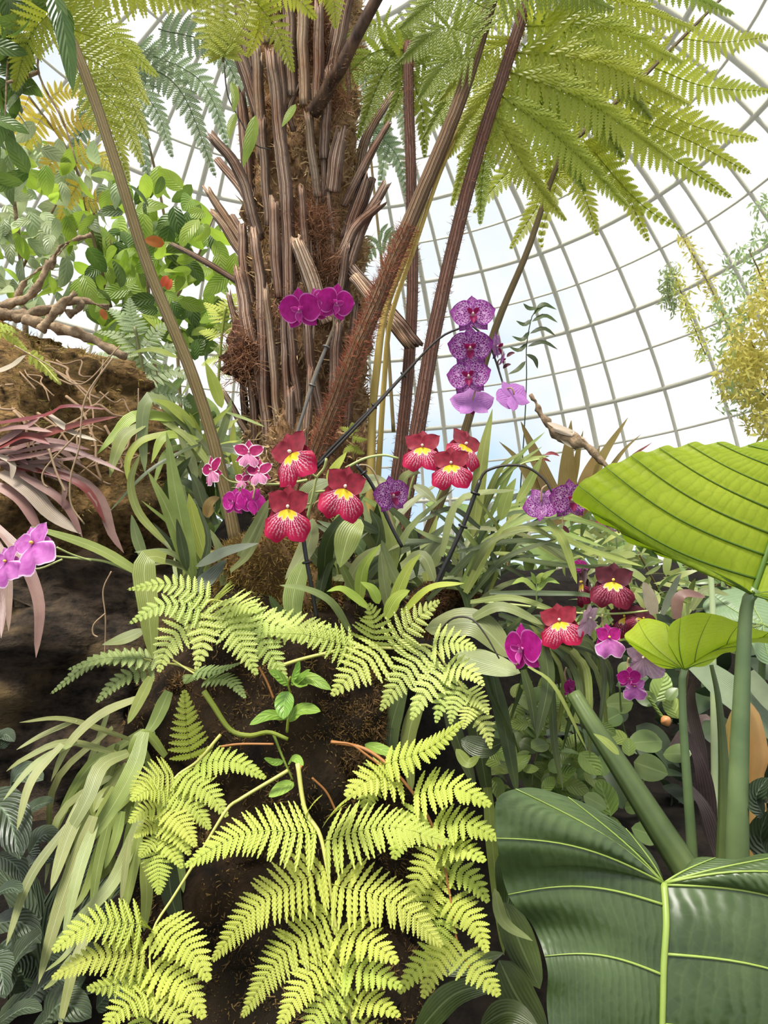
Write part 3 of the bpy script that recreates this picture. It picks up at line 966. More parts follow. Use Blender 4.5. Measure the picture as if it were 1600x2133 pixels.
fern('lime fern frond behind the big one, beside the dark elephant ear leaf', [(690, 1545), (760, 1560), (820, 1605), (880, 1680), (915, 1760), (935, 1850), (950, 1950), (975, 2010), (1040, 2075)], 8, 1.26, 1.08, [
    ((800, 1592), (966, 1502), -.08, 48), ((860, 1655), (1024, 1678), .16, 62), ((900, 1720), (1038, 1748), .13, 56), ((915, 1765), (1012, 1795), .12, 44), ((925, 1800), (1018, 1880), .12, 44), ((938, 1870), (1015, 1985), .1, 46),
    ((835, 1620), (720, 1660), -.15, 62), ((880, 1690), (820, 1790), -.1, 50), ((915, 1760), (850, 1900), -.06, 44), ((925, 1800), (880, 1960), -.06, 44), ((938, 1870), (915, 2030), -.06, 42), ((948, 1950), (880, 2080), -.05, 46),
    ((930, 1960), (830, 2070), -.05, 44), ((960, 1990), (1040, 2075), .04, 48), ((800, 1600), (760, 1690), -.1, 46)], M_FERN, M_RACHISB, curl=.08)
fern('pale lime fern frond drooping below the central orchids', [(560, 1395), (640, 1370), (740, 1350), (830, 1350), (895, 1345), (930, 1388), (962, 1430), (990, 1480), (1022, 1560)], 8, 1.34, 1.22, [
    ((775, 1345), (768, 1256), -.1, 50), ((815, 1348), (917, 1250), .05, 52), ((740, 1352), (555, 1318), -.06, 46), ((800, 1350), (690, 1450), -.04, 62), ((893, 1348), (792, 1482), -.04, 54), ((900, 1342), (993, 1352), .1, 44),
    ((925, 1385), (856, 1502), -.05, 44), ((928, 1388), (1010, 1430), .14, 36), ((945, 1408), (908, 1508), -.05, 34), ((962, 1430), (938, 1510), -.05, 30), ((970, 1440), (1018, 1490), .12, 28), ((982, 1465), (965, 1520), -.03, 26), ((985, 1470), (1023, 1562), .08, 30)],
    M_FERNP, M_RACHIS, curl=.06, upz=.5, gap=.95, tip=.95, lk=1.25)
fern('pale lime fern frond spread over the top of the mossy stump', [(500, 1330), (490, 1290), (470, 1260), (440, 1250), (415, 1275), (395, 1310)], 8, 1.40, 1.30, [
    ((440, 1248), (264, 1228), -.12, 40), ((420, 1268), (268, 1300), -.16, 42), ((405, 1285), (330, 1402), -.12, 50), ((425, 1275), (408, 1398), .05, 40), ((445, 1255), (536, 1408), .04, 60), ((485, 1268), (600, 1424), .05, 58),
    ((470, 1255), (537, 1276), .1, 46), ((455, 1250), (480, 1210), .1, 36, 12), ((490, 1285), (640, 1330), .06, 50), ((545, 1300), (752, 1345), .06, 50)],
    M_FERNP, M_RACHIS, curl=.08, upz=.7, gap=.95, tip=.95, lk=1.25)
fern('lime fern frond with wide leaflets on the left flank of the stump', [(460, 1530), (412, 1585), (370, 1615), (348, 1650), (338, 1690), (332, 1740), (330, 1800), (330, 1862)], 7, 1.32, 1.2, [
    ((398, 1582), (384, 1436), .02, 44, 12), ((405, 1590), (555, 1622), .14, 42, 14), ((362, 1610), (274, 1655), -.14, 48, 12), ((372, 1612), (474, 1702), .10, 44, 13), ((350, 1645), (272, 1668), -.14, 38, 11), ((354, 1645), (438, 1728), .08, 42, 13),
    ((341, 1680), (268, 1714), -.12, 32, 11), ((345, 1680), (408, 1765), .06, 38, 12), ((336, 1710), (280, 1745), -.08, 28, 10), ((338, 1708), (396, 1782), .06, 34, 11), ((332, 1745), (290, 1785), -.06, 26, 9), ((334, 1745), (380, 1810), .05, 28, 9),
    ((330, 1770), (331, 1864), .0, 36, 12)], M_FERN, M_RACHIS, tmpl=T_LOBED, upz=.6)
fern('lime fern frond on a long bare stalk at the lower left', [(600, 1605), (500, 1665), (470, 1690), (410, 1790), (360, 1870), (322, 1930), (312, 1990), (318, 2060), (330, 2140)], 8, 1.25, 1.06, [
    ((298, 1925), (108, 1982), -.16, 60), ((325, 1925), (436, 2044), .12, 62), ((306, 1988), (106, 2038), -.10, 54), ((318, 2005), (426, 2122), .1, 58), ((305, 2010), (180, 2060), .10, 44), ((315, 2060), (215, 2145), -.08, 50), ((328, 2070), (392, 2150), .08, 46), ((312, 2080), (290, 2180), -.05, 40), ((310, 1935), (290, 1905), 0, 18, 7)],
    M_FERN, M_RACHIS, upz=.7, curl=.1)
fern('dull green fern frond reaching left over the dark log', [(410, 1400), (370, 1385), (330, 1380), (300, 1372)], 6, 1.48, 1.42, [
    ((335, 1372), (104, 1446), -.16, 36), ((320, 1392), (200, 1464), -.12, 34), ((300, 1372), (140, 1395), -.08, 28)], M_FERND, M_RACHIS, upz=1.2)
fern('small green fern tip curling beside the golden moss', [(360, 1375), (400, 1400), (430, 1415), (470, 1415)], 5, 1.42, 1.38, [
    ((430, 1413), (512, 1455), .2, 30, 13), ((405, 1400), (505, 1380), -.05, 26, 12), ((400, 1405), (385, 1425), 0, 18, 8)], M_FERND, M_RACHIS, upz=1.0)
t = thing('fern', 'tiny bright fern growing on the trunk beside the black stake', 'fern', PIX(740, 960, 2.05))
g = G(); tube(g, spline(PP([(738, 960), (734, 930), (735, 900)], 2.05, 2.03), 10), .0012, 5)
fr = mk('frond', g, M_RACHIS, t)
for b, e in (((735, 905), (705, 890)), ((735, 910), (765, 915)), ((736, 930), (715, 945)), ((736, 930), (760, 945)), ((735, 900), (733, 880))):
    pinna(fr, bow(b, e, -.1), 14, 9, M_FERN, T_PLAIN, 2.04)

# ================================================================== strap leaves, bromeliads, vines
M_STRAP = leafmat('soft green strap leaf', srgb(112, 126, 56), srgb(154, 166, 88), .3, .42, vein=70, mid=srgb(176, 186, 122), vary=.18)
M_STRAPY = leafmat('yellow green young leaf', srgb(150, 168, 62), srgb(184, 198, 92), .4, .38, vein=50, mid=srgb(190, 200, 110), vary=.15)
M_STRAPG = leafmat('grey green leaf', srgb(98, 108, 62), srgb(142, 150, 94), .22, .4, vein=80, mid=srgb(150, 160, 118), vary=.2)
M_STRAPD = leafmat('deep green leaf', srgb(44, 56, 24), srgb(80, 94, 46), .2, .35, vein=60, mid=srgb(110, 126, 80), vary=.25)
M_SILVER = leafmat('pewter dark leaf', srgb(74, 82, 68), srgb(118, 124, 104), .08, .28, vein=40, vary=.1)
M_GRASSY = leafmat('pale grassy strap', srgb(130, 138, 80), srgb(170, 174, 112), .3, .45, vein=60, mid=srgb(180, 188, 140), vary=.15)
M_BROM = leafmat('mauve brown bromeliad leaf', srgb(112, 78, 74), srgb(158, 126, 112), .15, .38, vein=60, vary=.2)
M_BROMR = leafmat('red bromeliad leaf', srgb(112, 38, 42), srgb(146, 66, 62), .3, .35, vein=60, vary=.2)
M_BROMP = leafmat('pale dried bromeliad leaf', srgb(164, 150, 128), srgb(198, 182, 160), .2, .4, vein=60, vary=.15)
M_BROMO = leafmat('olive brown bromeliad blade', srgb(128, 110, 62), srgb(162, 142, 86), .4, .4, vein=60, vary=.15, tcol=srgb(190, 150, 80))
M_WOOD = barkmat('twisting grey brown branch', srgb(104, 84, 64), srgb(176, 152, 122), None, 40, .9, (1, 1, 1), .9, .008)
M_TWIG = plain('tan root', srgb(160, 134, 104), .8)
M_DARKSTEM = plain('dark flower stem', srgb(48, 40, 34), .5)
M_GREENSTEM = plain('light green flower stem', srgb(168, 180, 112), .45)
M_STAKE = plain('black plastic stake', srgb(26, 24, 24), .4)
M_STAKEG = plain('grey metal stake', srgb(110, 106, 100), .35, .3)

def plant(name, label, cat, base, rows, d=1.4, group=None, kind='strap', **kw):
    """rows: (width, points, material[, depth at base, depth at tip[, kind]])"""
    t = thing(name, label, cat, PIX(*base, d), group)
    for r in rows:
        w, pts, mat = r[:3]
        d0 = r[3] if len(r) > 3 else d
        d1 = r[4] if len(r) > 4 else d0 - .03
        leaf(t, pts, w, mat, d0, d1, r[5] if len(r) > 5 else kind, **kw)
    return t

def fill(t, n, base, spread, tips, mats, d, dj=.12, w=(10, 24), bow_=.2, kind='strap'):
    """more leaves of the same clump, in random directions: base centre and spread, tips = (x0, y0, x1, y1) box"""
    for k in range(n):
        b = (base[0] + rng.normal() * spread[0], base[1] + rng.normal() * spread[1])
        e = (rng.uniform(tips[0], tips[2]), rng.uniform(tips[1], tips[3]))
        dd = d + rng.uniform(-dj, dj)
        m = mats[rng.integers(len(mats))]
        kx = rng.uniform(.3, 1) * bow_ * (1 if e[0] > b[0] else -1)
        leaf(t, bow(b, e, kx), rng.uniform(*w), m, dd, dd + rng.uniform(-.08, .08), kind, tilt=rng.uniform(-.5, .5), n=10)

A, B, Cc, D_, E_ = M_STRAP, M_STRAPY, M_STRAPG, M_STRAPD, M_SILVER
left_clump = plant('orchid_plant', 'orchid clump with tall erect pale leaves above the left end of the stump', 'orchid', (405, 1215), [
    (36, [(406, 1220), (368, 1035), (347, 900)], A, 1.46, 1.44, 'lance'), (32, [(402, 1210), (355, 1075), (308, 982)], A, 1.44, 1.4, 'lance'), (22, [(390, 1190), (378, 1130), (368, 1080)], D_, 1.43, 1.41, 'lance'),
    (38, [(432, 1175), (408, 1095), (393, 1028)], B, 1.5, 1.5, 'lance'), (34, [(425, 1190), (400, 1140), (386, 1098)], B, 1.52, 1.5, 'lance'),
    (50, [(345, 1165), (312, 1158), (300, 1190), (308, 1260), (318, 1372)], A, 1.42, 1.36), (27, [(300, 1200), (200, 1142), (64, 1096)], A, 1.45, 1.4),
    (30, [(408, 1180), (470, 1150), (538, 1132)], E_, 1.42, 1.38, 'lance'), (36, [(400, 1232), (440, 1200), (472, 1165)], E_, 1.42, 1.42, 'lance'), (24, [(302, 1168), (285, 1120), (274, 1072)], Cc, 1.48, 1.48, 'lance'),
    (20, [(342, 1128), (290, 1070), (272, 1005), (292, 945)], A, 1.6, 1.6), (28, [(302, 1312), (255, 1332), (213, 1343)], Cc, 1.42, 1.38, 'lance'), (16, [(395, 1180), (350, 1150), (280, 1150)], Cc, 1.46, 1.42),
    (16, [(400, 1190), (345, 1170), (290, 1185)], Cc, 1.46, 1.42), (20, [(480, 1190), (520, 1150), (560, 1060)], Cc, 1.5, 1.46), (30, [(500, 1160), (535, 1095), (560, 1040)], Cc, 1.5, 1.46)], 1.45)
leaf(left_clump, [(430, 1078), (440, 1050), (458, 1036)], 26, M_BROMO, 1.55, 1.54, 'oval', label='curled orange brown old leaf', fold=.6)
fill(left_clump, 12, (400, 1210), (30, 8), (290, 1040, 470, 1200), [A, Cc, D_], 1.55, w=(12, 24))

upper_clump = plant('orchid_plant', 'orchid with arching yellow green leaves in front of the ochre log', 'orchid', (430, 935), [
    (32, [(418, 918), (352, 848), (312, 828), (296, 880), (302, 985)], Cc, 1.95, 1.9), (26, [(408, 892), (358, 848), (318, 832)], B, 1.95, 1.9, 'lance'), (28, [(380, 875), (285, 866), (240, 905), (203, 946)], B, 1.95, 1.86, 'lance'),
    (28, [(310, 880), (262, 905), (240, 950), (229, 994)], A, 1.92, 1.84, 'lance'), (18, [(355, 900), (292, 920), (266, 960), (268, 1008)], B, 1.92, 1.86), (22, [(415, 915), (345, 908), (315, 965)], B, 1.94, 1.88, 'lance'),
    (9, [(420, 925), (380, 940), (305, 985), (226, 1068)], D_, 1.92, 1.8), (15, [(370, 745), (320, 728), (272, 735)], B, 2.1, 2.1, 'lance'), (26, [(462, 850), (446, 800), (428, 755)], B, 2.05, 2.05, 'lance'),
    (9, [(470, 858), (510, 872), (552, 889)], A, 2.0, 1.95), (20, [(440, 965), (470, 880), (482, 830)], Cc, 2.0, 2.0), (18, [(500, 1000), (486, 930), (487, 880)], B, 2.0, 2.0), (30, [(450, 930), (500, 940), (530, 985)], D_, 1.95, 1.9, 'lance'),
    (16, [(420, 930), (350, 940), (320, 1010)], A, 1.95, 1.9), (20, [(410, 1000), (395, 950), (370, 905)], Cc, 1.9, 1.9, 'lance'), (26, [(425, 1060), (410, 1010), (398, 985)], D_, 1.85, 1.85, 'lance')], 1.95)
fill(upper_clump, 22, (430, 940), (25, 15), (300, 830, 520, 1000), [A, B, Cc], 2.02, w=(10, 22))
fill(upper_clump, 16, (420, 1080), (30, 20), (330, 950, 480, 1060), [D_, Cc, D_], 2.0, w=(16, 30))

centre_clump = plant('orchid_plant', 'orchid clump with fresh yellow green shoots below the pansy orchids', 'orchid', (780, 1290), [
    (38, [(652, 1080), (640, 1140), (594, 1207)], Cc, 1.5, 1.45, 'lance'), (44, [(634, 1165), (610, 1250), (622, 1340)], A, 1.46, 1.4, 'lance'), (56, [(752, 1082), (728, 1110), (708, 1182)], A, 1.48, 1.44, 'lance'),
    (22, [(744, 1245), (722, 1200), (706, 1165)], A, 1.48, 1.47), (26, [(748, 1262), (757, 1185), (793, 1133)], B, 1.42, 1.40, 'lance'), (28, [(812, 1275), (848, 1190), (877, 1152)], B, 1.40, 1.38, 'lance'), (22, [(770, 1268), (715, 1228), (681, 1232)], B, 1.4, 1.36, 'lance'),
    (32, [(802, 1290), (826, 1248), (854, 1230)], B, 1.38, 1.36, 'oval'), (24, [(790, 1258), (775, 1228), (751, 1212)], B, 1.38, 1.37, 'lance'), (20, [(835, 1280), (895, 1225), (967, 1215)], B, 1.40, 1.34), (22, [(728, 1312), (690, 1255), (640, 1228), (582, 1219)], Cc, 1.42, 1.34),
    (26, [(836, 1230), (808, 1170), (795, 1125)], Cc, 1.46, 1.45), (26, [(812, 1275), (800, 1210), (793, 1145)], Cc, 1.44, 1.44), (30, [(835, 1180), (880, 1158), (908, 1215)], Cc, 1.46, 1.42), (44, [(885, 1190), (905, 1150), (935, 1120)], Cc, 1.48, 1.48, 'lance'),
    (20, [(680, 1000), (705, 965), (722, 942)], B, 1.5, 1.5, 'lance'), (44, [(630, 1060), (650, 1020), (692, 1000)], Cc, 1.54, 1.54, 'lance'), (44, [(735, 1025), (770, 1005), (810, 1005)], Cc, 1.54, 1.52, 'lance'), (28, [(830, 1020), (850, 990), (876, 985)], Cc, 1.54, 1.5, 'lance'),
    (24, [(862, 1010), (885, 1025), (910, 1048)], Cc, 1.48, 1.45, 'lance'), (36, [(700, 1200), (660, 1160), (640, 1130)], D_, 1.56, 1.56, 'lance'), (40, [(760, 1200), (790, 1110), (770, 1060)], D_, 1.58, 1.58, 'lance'),
    (26, [(790, 1110), (740, 1090), (700, 1100)], D_, 1.56, 1.54, 'lance'), (30, [(650, 1330), (600, 1300), (560, 1240)], D_, 1.5, 1.5), (20, [(650, 1280), (655, 1230), (640, 1180)], D_, 1.55, 1.55)], 1.45)
fill(centre_clump, 40, (780, 1240), (60, 25), (620, 990, 950, 1220), [Cc, D_, D_, A], 1.62, w=(16, 34), kind='lance')

right_clump = plant('orchid_plant', 'orchid clump with long narrow arching leaves spilling to the right', 'orchid', (960, 1260), [
    (22, [(970, 1235), (1017, 1145), (1052, 1092)], A, 1.44, 1.42), (17, [(978, 1245), (1050, 1165), (1160, 1122)], D_, 1.44, 1.4), (19, [(962, 1225), (990, 1165), (1012, 1128)], A, 1.46, 1.44), (15, [(1002, 1150), (972, 1114), (950, 1098)], A, 1.46, 1.42),
    (30, [(985, 1120), (1004, 960), (1026, 852)], A, 1.56, 1.56, 'lance'), (28, [(1042, 1085), (1057, 1033), (1075, 996)], A, 1.5, 1.48, 'lance'), (20, [(1012, 1140), (1062, 1108), (1115, 1103), (1158, 1126)], A, 1.44, 1.4), (20, [(1140, 1082), (1175, 1130), (1202, 1216)], A, 1.4, 1.36),
    (15, [(1020, 1235), (1140, 1236), (1225, 1240), (1308, 1266)], D_, 1.42, 1.36), (18, [(980, 1254), (1070, 1246), (1172, 1277)], A, 1.4, 1.34), (28, [(978, 1292), (1045, 1264), (1134, 1302)], Cc, 1.38, 1.34), (72, [(885, 1310), (990, 1300), (1068, 1372)], Cc, 1.40, 1.34, 'oval'), (60, [(950, 1362), (1010, 1382), (1084, 1402)], Cc, 1.36, 1.3, 'oval'),
    (30, [(1130, 1330), (1142, 1420), (1118, 1540)], D_, 1.34, 1.3), (18, [(1148, 1400), (1155, 1545), (1173, 1645)], D_, 1.36, 1.32), (16, [(1178, 1365), (1205, 1420), (1213, 1525)], D_, 1.36, 1.3), (16, [(1190, 1355), (1224, 1405), (1229, 1580)], A, 1.36, 1.3), (9, [(1100, 1388), (1155, 1430), (1224, 1565)], A, 1.32, 1.28),
    (22, [(1140, 1332), (1230, 1352), (1268, 1392), (1273, 1445)], D_, 1.38, 1.34), (22, [(1090, 1395), (1105, 1450), (1116, 1525)], D_, 1.36, 1.34), (34, [(1025, 1400), (1056, 1540), (1078, 1655)], D_, 1.42, 1.38),
    (18, [(1010, 1130), (1110, 1075), (1230, 1090), (1310, 1130)], A, 1.5, 1.46), (16, [(1020, 1120), (1130, 1100), (1260, 1140)], A, 1.48, 1.42), (16, [(1150, 1110), (1240, 1150), (1340, 1180)], A, 1.48, 1.44), (14, [(1050, 1160), (1200, 1180), (1320, 1175)], D_, 1.5, 1.46),
    (18, [(1040, 1070), (1130, 1060), (1225, 1085)], A, 1.54, 1.5), (12, [(1010, 1060), (1050, 990), (1130, 930)], A, 1.6, 1.58), (14, [(1020, 1080), (1075, 960), (1135, 900)], A, 1.62, 1.6), (16, [(1000, 1080), (1040, 980), (1090, 940)], A, 1.6, 1.58),
    (22, [(1075, 1050), (1100, 1010), (1130, 950)], A, 1.58, 1.58, 'lance'), (16, [(1000, 1100), (940, 1060), (870, 1090)], D_, 1.5, 1.45), (18, [(960, 1140), (900, 1120), (860, 1100)], Cc, 1.5, 1.46)], 1.44)
fill(right_clump, 46, (985, 1200), (30, 40), (880, 1000, 1260, 1240), [A, D_, Cc, D_], 1.56, w=(10, 20), bow_=.3)
fill(right_clump, 18, (1080, 1300), (40, 20), (1060, 1380, 1290, 1600), [D_, A, D_], 1.46, w=(10, 20), bow_=.35)

for k in range(7):
    x = 800 + k * 34
plant('orchid_plant', 'orchid with broad dark leaves hanging behind the drooping fern', 'orchid', (880, 1500), [
    (40, [(840, 1430), (815, 1520), (810, 1640)], D_, 1.5, 1.45), (36, [(880, 1440), (850, 1540), (858, 1650)], A, 1.5, 1.46), (34, [(930, 1470), (960, 1560), (990, 1640)], D_, 1.5, 1.46), (40, [(980, 1450), (1000, 1560), (1020, 1680)], D_, 1.52, 1.5), (34, [(800, 1440), (780, 1510), (790, 1590)], A, 1.5, 1.46),
    (50, [(960, 1540), (1010, 1560), (1050, 1545)], D_, 1.44, 1.4, 'oval'), (26, [(950, 1560), (975, 1590), (1000, 1575)], A, 1.4, 1.38, 'oval'), (30, [(1015, 1640), (1030, 1800), (1050, 1990)], A, 1.44, 1.42), (26, [(1030, 1850), (1050, 1920), (1110, 1960)], Cc, 1.3, 1.28, 'lance'), (50, [(880, 2000), (960, 2010), (1050, 1985)], D_, 1.36, 1.34, 'lance'), (60, [(860, 2160), (950, 2070), (1060, 2050)], D_, 1.34, 1.3, 'lance'), (70, [(1050, 1880), (1085, 1970), (1125, 2060)], D_, 1.36, 1.3, 'oval'), (80, [(1040, 2000), (1080, 2080), (1140, 2160)], D_, 1.3, 1.25, 'oval'), (60, [(1000, 2140), (1060, 2110), (1120, 2140)], D_, 1.25, 1.2, 'oval'), (50, [(1040, 1780), (1060, 1860), (1040, 1940)], D_, 1.4, 1.38, 'lance')], 1.5)

Mg = M_GRASSY
grassy = plant('strap_leaf_plant', 'plant with a cascade of long pale grassy leaves at the lower left', 'plant', (330, 1500), [
    (32, [(352, 1440), (322, 1505), (298, 1535)], A), (26, [(315, 1410), (290, 1460), (266, 1508)], A), (22, [(300, 1450), (213, 1486), (145, 1548), (106, 1628)], Mg, 1.4, 1.3), (15, [(270, 1540), (138, 1498), (40, 1505)], Mg, 1.4, 1.3),
    (18, [(250, 1572), (138, 1546), (52, 1580), (13, 1607)], Mg, 1.38, 1.26), (13, [(160, 1500), (90, 1530), (34, 1562)], Mg, 1.36, 1.3), (16, [(160, 1545), (75, 1590), (6, 1668)], Mg, 1.34, 1.24), (20, [(130, 1550), (66, 1625), (35, 1730)], Mg, 1.32, 1.22),
    (34, [(268, 1568), (212, 1595), (180, 1668), (118, 1780)], Mg, 1.34, 1.2), (34, [(205, 1620), (148, 1727), (105, 1855)], Mg, 1.28, 1.16), (38, [(300, 1525), (278, 1600), (215, 1710), (138, 1800)], A, 1.36, 1.22), (24, [(345, 1575), (305, 1528), (278, 1555), (270, 1640)], A, 1.38, 1.34),
    (22, [(140, 1720), (62, 1830), (12, 1972)], Mg, 1.26, 1.14), (34, [(195, 1700), (150, 1815), (112, 1930), (80, 2050)], Mg, 1.24, 1.1), (27, [(198, 1715), (165, 1812), (132, 1952)], Mg, 1.24, 1.12), (31, [(298, 1690), (240, 1830), (165, 1915), (104, 1975)], Mg, 1.28, 1.12),
    (22, [(255, 1690), (240, 1750), (218, 1810)], A, 1.28, 1.24), (27, [(290, 1740), (276, 1810), (260, 1900)], A, 1.26, 1.22), (16, [(270, 1740), (262, 1800), (252, 1880)], Mg, 1.24, 1.2), (28, [(300, 1790), (306, 1860), (300, 1940)], A, 1.3, 1.26), (46, [(350, 1790), (356, 1860), (374, 1930)], D_, 1.34, 1.32),
    (18, [(368, 1760), (378, 1810), (382, 1860)], A, 1.32, 1.3), (24, [(190, 1930), (155, 2010), (122, 2150)], Mg, 1.16, 1.08), (13, [(180, 1920), (140, 1985), (94, 2024)], Mg, 1.16, 1.1), (15, [(150, 1990), (115, 2040), (90, 2062)], Mg, 1.14, 1.1), (28, [(240, 1640), (200, 1720), (160, 1760)], A, 1.36, 1.3),
    (26, [(262, 1640), (225, 1720), (180, 1850), (150, 1900)], A, 1.36, 1.28), (24, [(230, 1700), (205, 1800), (190, 1900)], A, 1.34, 1.26), (24, [(280, 1680), (262, 1780), (225, 1880)], A, 1.34, 1.28)], 1.4)
fill(grassy, 24, (275, 1580), (35, 40), (90, 1680, 330, 1930), [Mg, A, A], 1.40, dj=.06, w=(14, 30), bow_=.25)

# dark broad leaves in the bottom left corner
M_DARKB = leafmat('dusky broad leaf', srgb(40, 50, 34), srgb(72, 84, 58), .15, .35, mid=srgb(120, 138, 110), nv=60, vary=.25)
corner = plant('broadleaf_plant', 'dusky broad leaved plant in the bottom left corner', 'plant', (30, 2100), [
    (95, [(-60, 1660), (10, 1690), (42, 1790)], M_DARKB, 1.3, 1.2), (44, [(40, 1712), (75, 1680), (112, 1668)], M_DARKB, 1.34, 1.3), (36, [(0, 1560), (10, 1530), (30, 1545)], M_DARKB, 1.4, 1.38), (50, [(60, 1780), (90, 1740), (125, 1745)], M_DARKB, 1.36, 1.34), (44, [(-20, 1870), (20, 1850), (45, 1858)], M_DARKB, 1.2, 1.15),
    (60, [(-30, 1930), (40, 1920), (85, 1965)], M_DARKB, 1.2, 1.16), (80, [(5, 2060), (40, 1990), (85, 1945)], M_DARKB, 1.16, 1.1), (70, [(-30, 1990), (0, 2020), (10, 2080)], M_DARKB, 1.15, 1.1), (70, [(60, 2080), (110, 2040), (150, 2050)], M_DARKB, 1.2, 1.18), (80, [(90, 2133), (130, 2090), (190, 2120)], M_DARKB, 1.12, 1.1),
    (44, [(0, 2130), (50, 2100), (88, 2105)], M_DARKB, 1.08, 1.04), (60, [(20, 1640), (45, 1610), (90, 1625)], M_DARKB, 1.4, 1.36), (46, [(40, 1820), (80, 1790), (120, 1790)], M_DARKB, 1.36, 1.34), (50, [(-10, 1780), (30, 1800), (50, 1840)], M_DARKB, 1.3, 1.26), (60, [(100, 1990), (150, 1960), (200, 1990)], M_DARKB, 1.32, 1.3), (60, [(200, 2100), (240, 2060), (280, 2080)], M_DARKB, 1.34, 1.32)], 1.3, kind='oval', nx=6)
fill(corner, 14, (40, 2100), (60, 60), (-20, 1720, 330, 2110), [M_DARKB], 1.42, w=(40, 70), kind='oval')

# dark red bromeliad on the log
R_, W_, P_ = M_BROMR, M_BROM, M_BROMP
brom = plant('bromeliad', 'dark red and mauve bromeliad with drooping strap leaves on the ochre log', 'bromeliad', (-40, 960), [
    (15, [(-30, 885), (92, 866), (135, 846), (228, 853)], R_), (26, [(20, 928), (160, 885), (245, 868)], R_), (32, [(-20, 938), (52, 908), (104, 926)], R_), (18, [(100, 862), (150, 900), (202, 918)], P_), (24, [(-20, 935), (76, 875), (90, 868)], W_), (14, [(20, 965), (112, 960), (197, 948)], W_),
    (32, [(40, 968), (160, 1000), (210, 1045), (232, 1110), (258, 1152)], W_), (44, [(0, 985), (60, 1020), (105, 1070), (168, 1112)], P_), (24, [(30, 980), (130, 1045), (172, 1120)], W_), (30, [(-15, 1090), (32, 1140), (60, 1190), (82, 1265), (75, 1370)], W_, 1.7, 1.58), (20, [(-15, 1110), (15, 1190), (18, 1315)], W_, 1.7, 1.58), (16, [(-10, 945), (25, 965), (24, 1000)], P_),
    (26, [(-15, 775), (20, 765), (54, 740)], P_), (18, [(20, 945), (120, 930), (210, 962), (260, 985)], W_), (16, [(60, 960), (130, 1000), (130, 1060)], W_), (24, [(-20, 960), (60, 950), (130, 935)], W_), (20, [(-20, 900), (40, 890), (110, 900)], W_), (16, [(-20, 1130), (5, 1250), (2, 1330)], W_, 1.68, 1.56), (22, [(30, 975), (110, 985), (180, 1020), (220, 1090)], R_), (30, [(-30, 1000), (40, 1040), (90, 1120)], W_)], 1.86, upz=.9)
fill(brom, 16, (-20, 960), (15, 20), (30, 880, 210, 1080), [W_], 1.95, w=(14, 26), bow_=.2)

# twisted branches, dangling roots
branch = thing('branch', 'twisted grey brown branches lying on top of the ochre log', 'branch', PIX(60, 670, 2.3))
for pts, w0, w1, d in (([(-20, 650), (30, 630), (72, 610), (104, 545)], 22, 12, 2.4), ([(30, 668), (95, 645), (150, 626), (225, 640)], 20, 8, 2.3), ([(50, 668), (160, 693), (225, 727), (262, 742)], 22, 16, 2.25), ([(85, 690), (125, 640), (156, 608)], 18, 14, 2.2), ([(0, 655), (60, 660), (120, 680)], 26, 14, 2.35), ([(104, 560), (130, 510), (190, 490)], 9, 5, 2.5), ([(140, 655), (165, 640), (172, 622)], 12, 6, 2.22), ([(20, 640), (60, 580), (110, 540), (140, 505)], 10, 5, 2.6)):
    P = spline(PP(pts, d, d), 26)
    g = G()
    lumpy(g, P, np.linspace(w0, w1, 26) * .5 * d / F, 12, .012, 25, 3)
    mk('limb', g, M_WOOD, branch)
for lab, pts, w, d in (('tan aerial root hanging down in front of the bromeliad', [(235, 745), (178, 830), (165, 930), (148, 990), (148, 1050), (176, 1092)], 4, 1.76), ('pinkish aerial root forking beside the bromeliad', [(160, 905), (95, 975), (90, 1005), (100, 1015)], 4, 1.76),
                       ('thin pale root dangling over the dark lower log', [(232, 1190), (215, 1230), (220, 1290), (218, 1380)], 3, 1.66), ('short curled white root below the drooping leaf', [(219, 1278), (196, 1300), (194, 1320), (204, 1327)], 3.5, 1.65),
                       ('slender brown root crossing the upper log', [(30, 720), (100, 760), (170, 800), (250, 720)], 3, 1.84), ('pink root beside the mauve leaves', [(102, 935), (118, 985), (136, 1024)], 5, 1.74)):
    g = G()
    tube(g, spline(PP(pts, d, d), 30), w * .5 * d / F, 6)
    tag(mk('aerial_root', g, M_TWIG), lab, 'root', 'roots hanging over the log')

# olive brown bromeliad blades at the right against the glass
plant('bromeliad', 'olive brown bromeliad with broad pointed blades against the glass', 'bromeliad', (1180, 1030), [
    (54, [(1165, 1080), (1120, 960), (1085, 878)], M_BROMO), (56, [(1185, 1080), (1182, 970), (1190, 876)], M_BROMO), (40, [(1195, 1080), (1250, 960), (1308, 870)], M_BROMO), (34, [(1140, 1050), (1080, 960), (1040, 920)], M_BROMO), (22, [(1220, 1060), (1290, 950), (1335, 905)], M_BROMO), (24, [(1240, 1060), (1310, 960), (1358, 922)], M_BROMR), (20, [(1195, 1000), (1205, 940), (1215, 897)], M_BROMO), (44, [(1170, 1090), (1130, 1000), (1100, 950)], M_BROMO), (50, [(1210, 1090), (1220, 1000), (1250, 930)], M_BROMO)], 2.3, kind='spear')
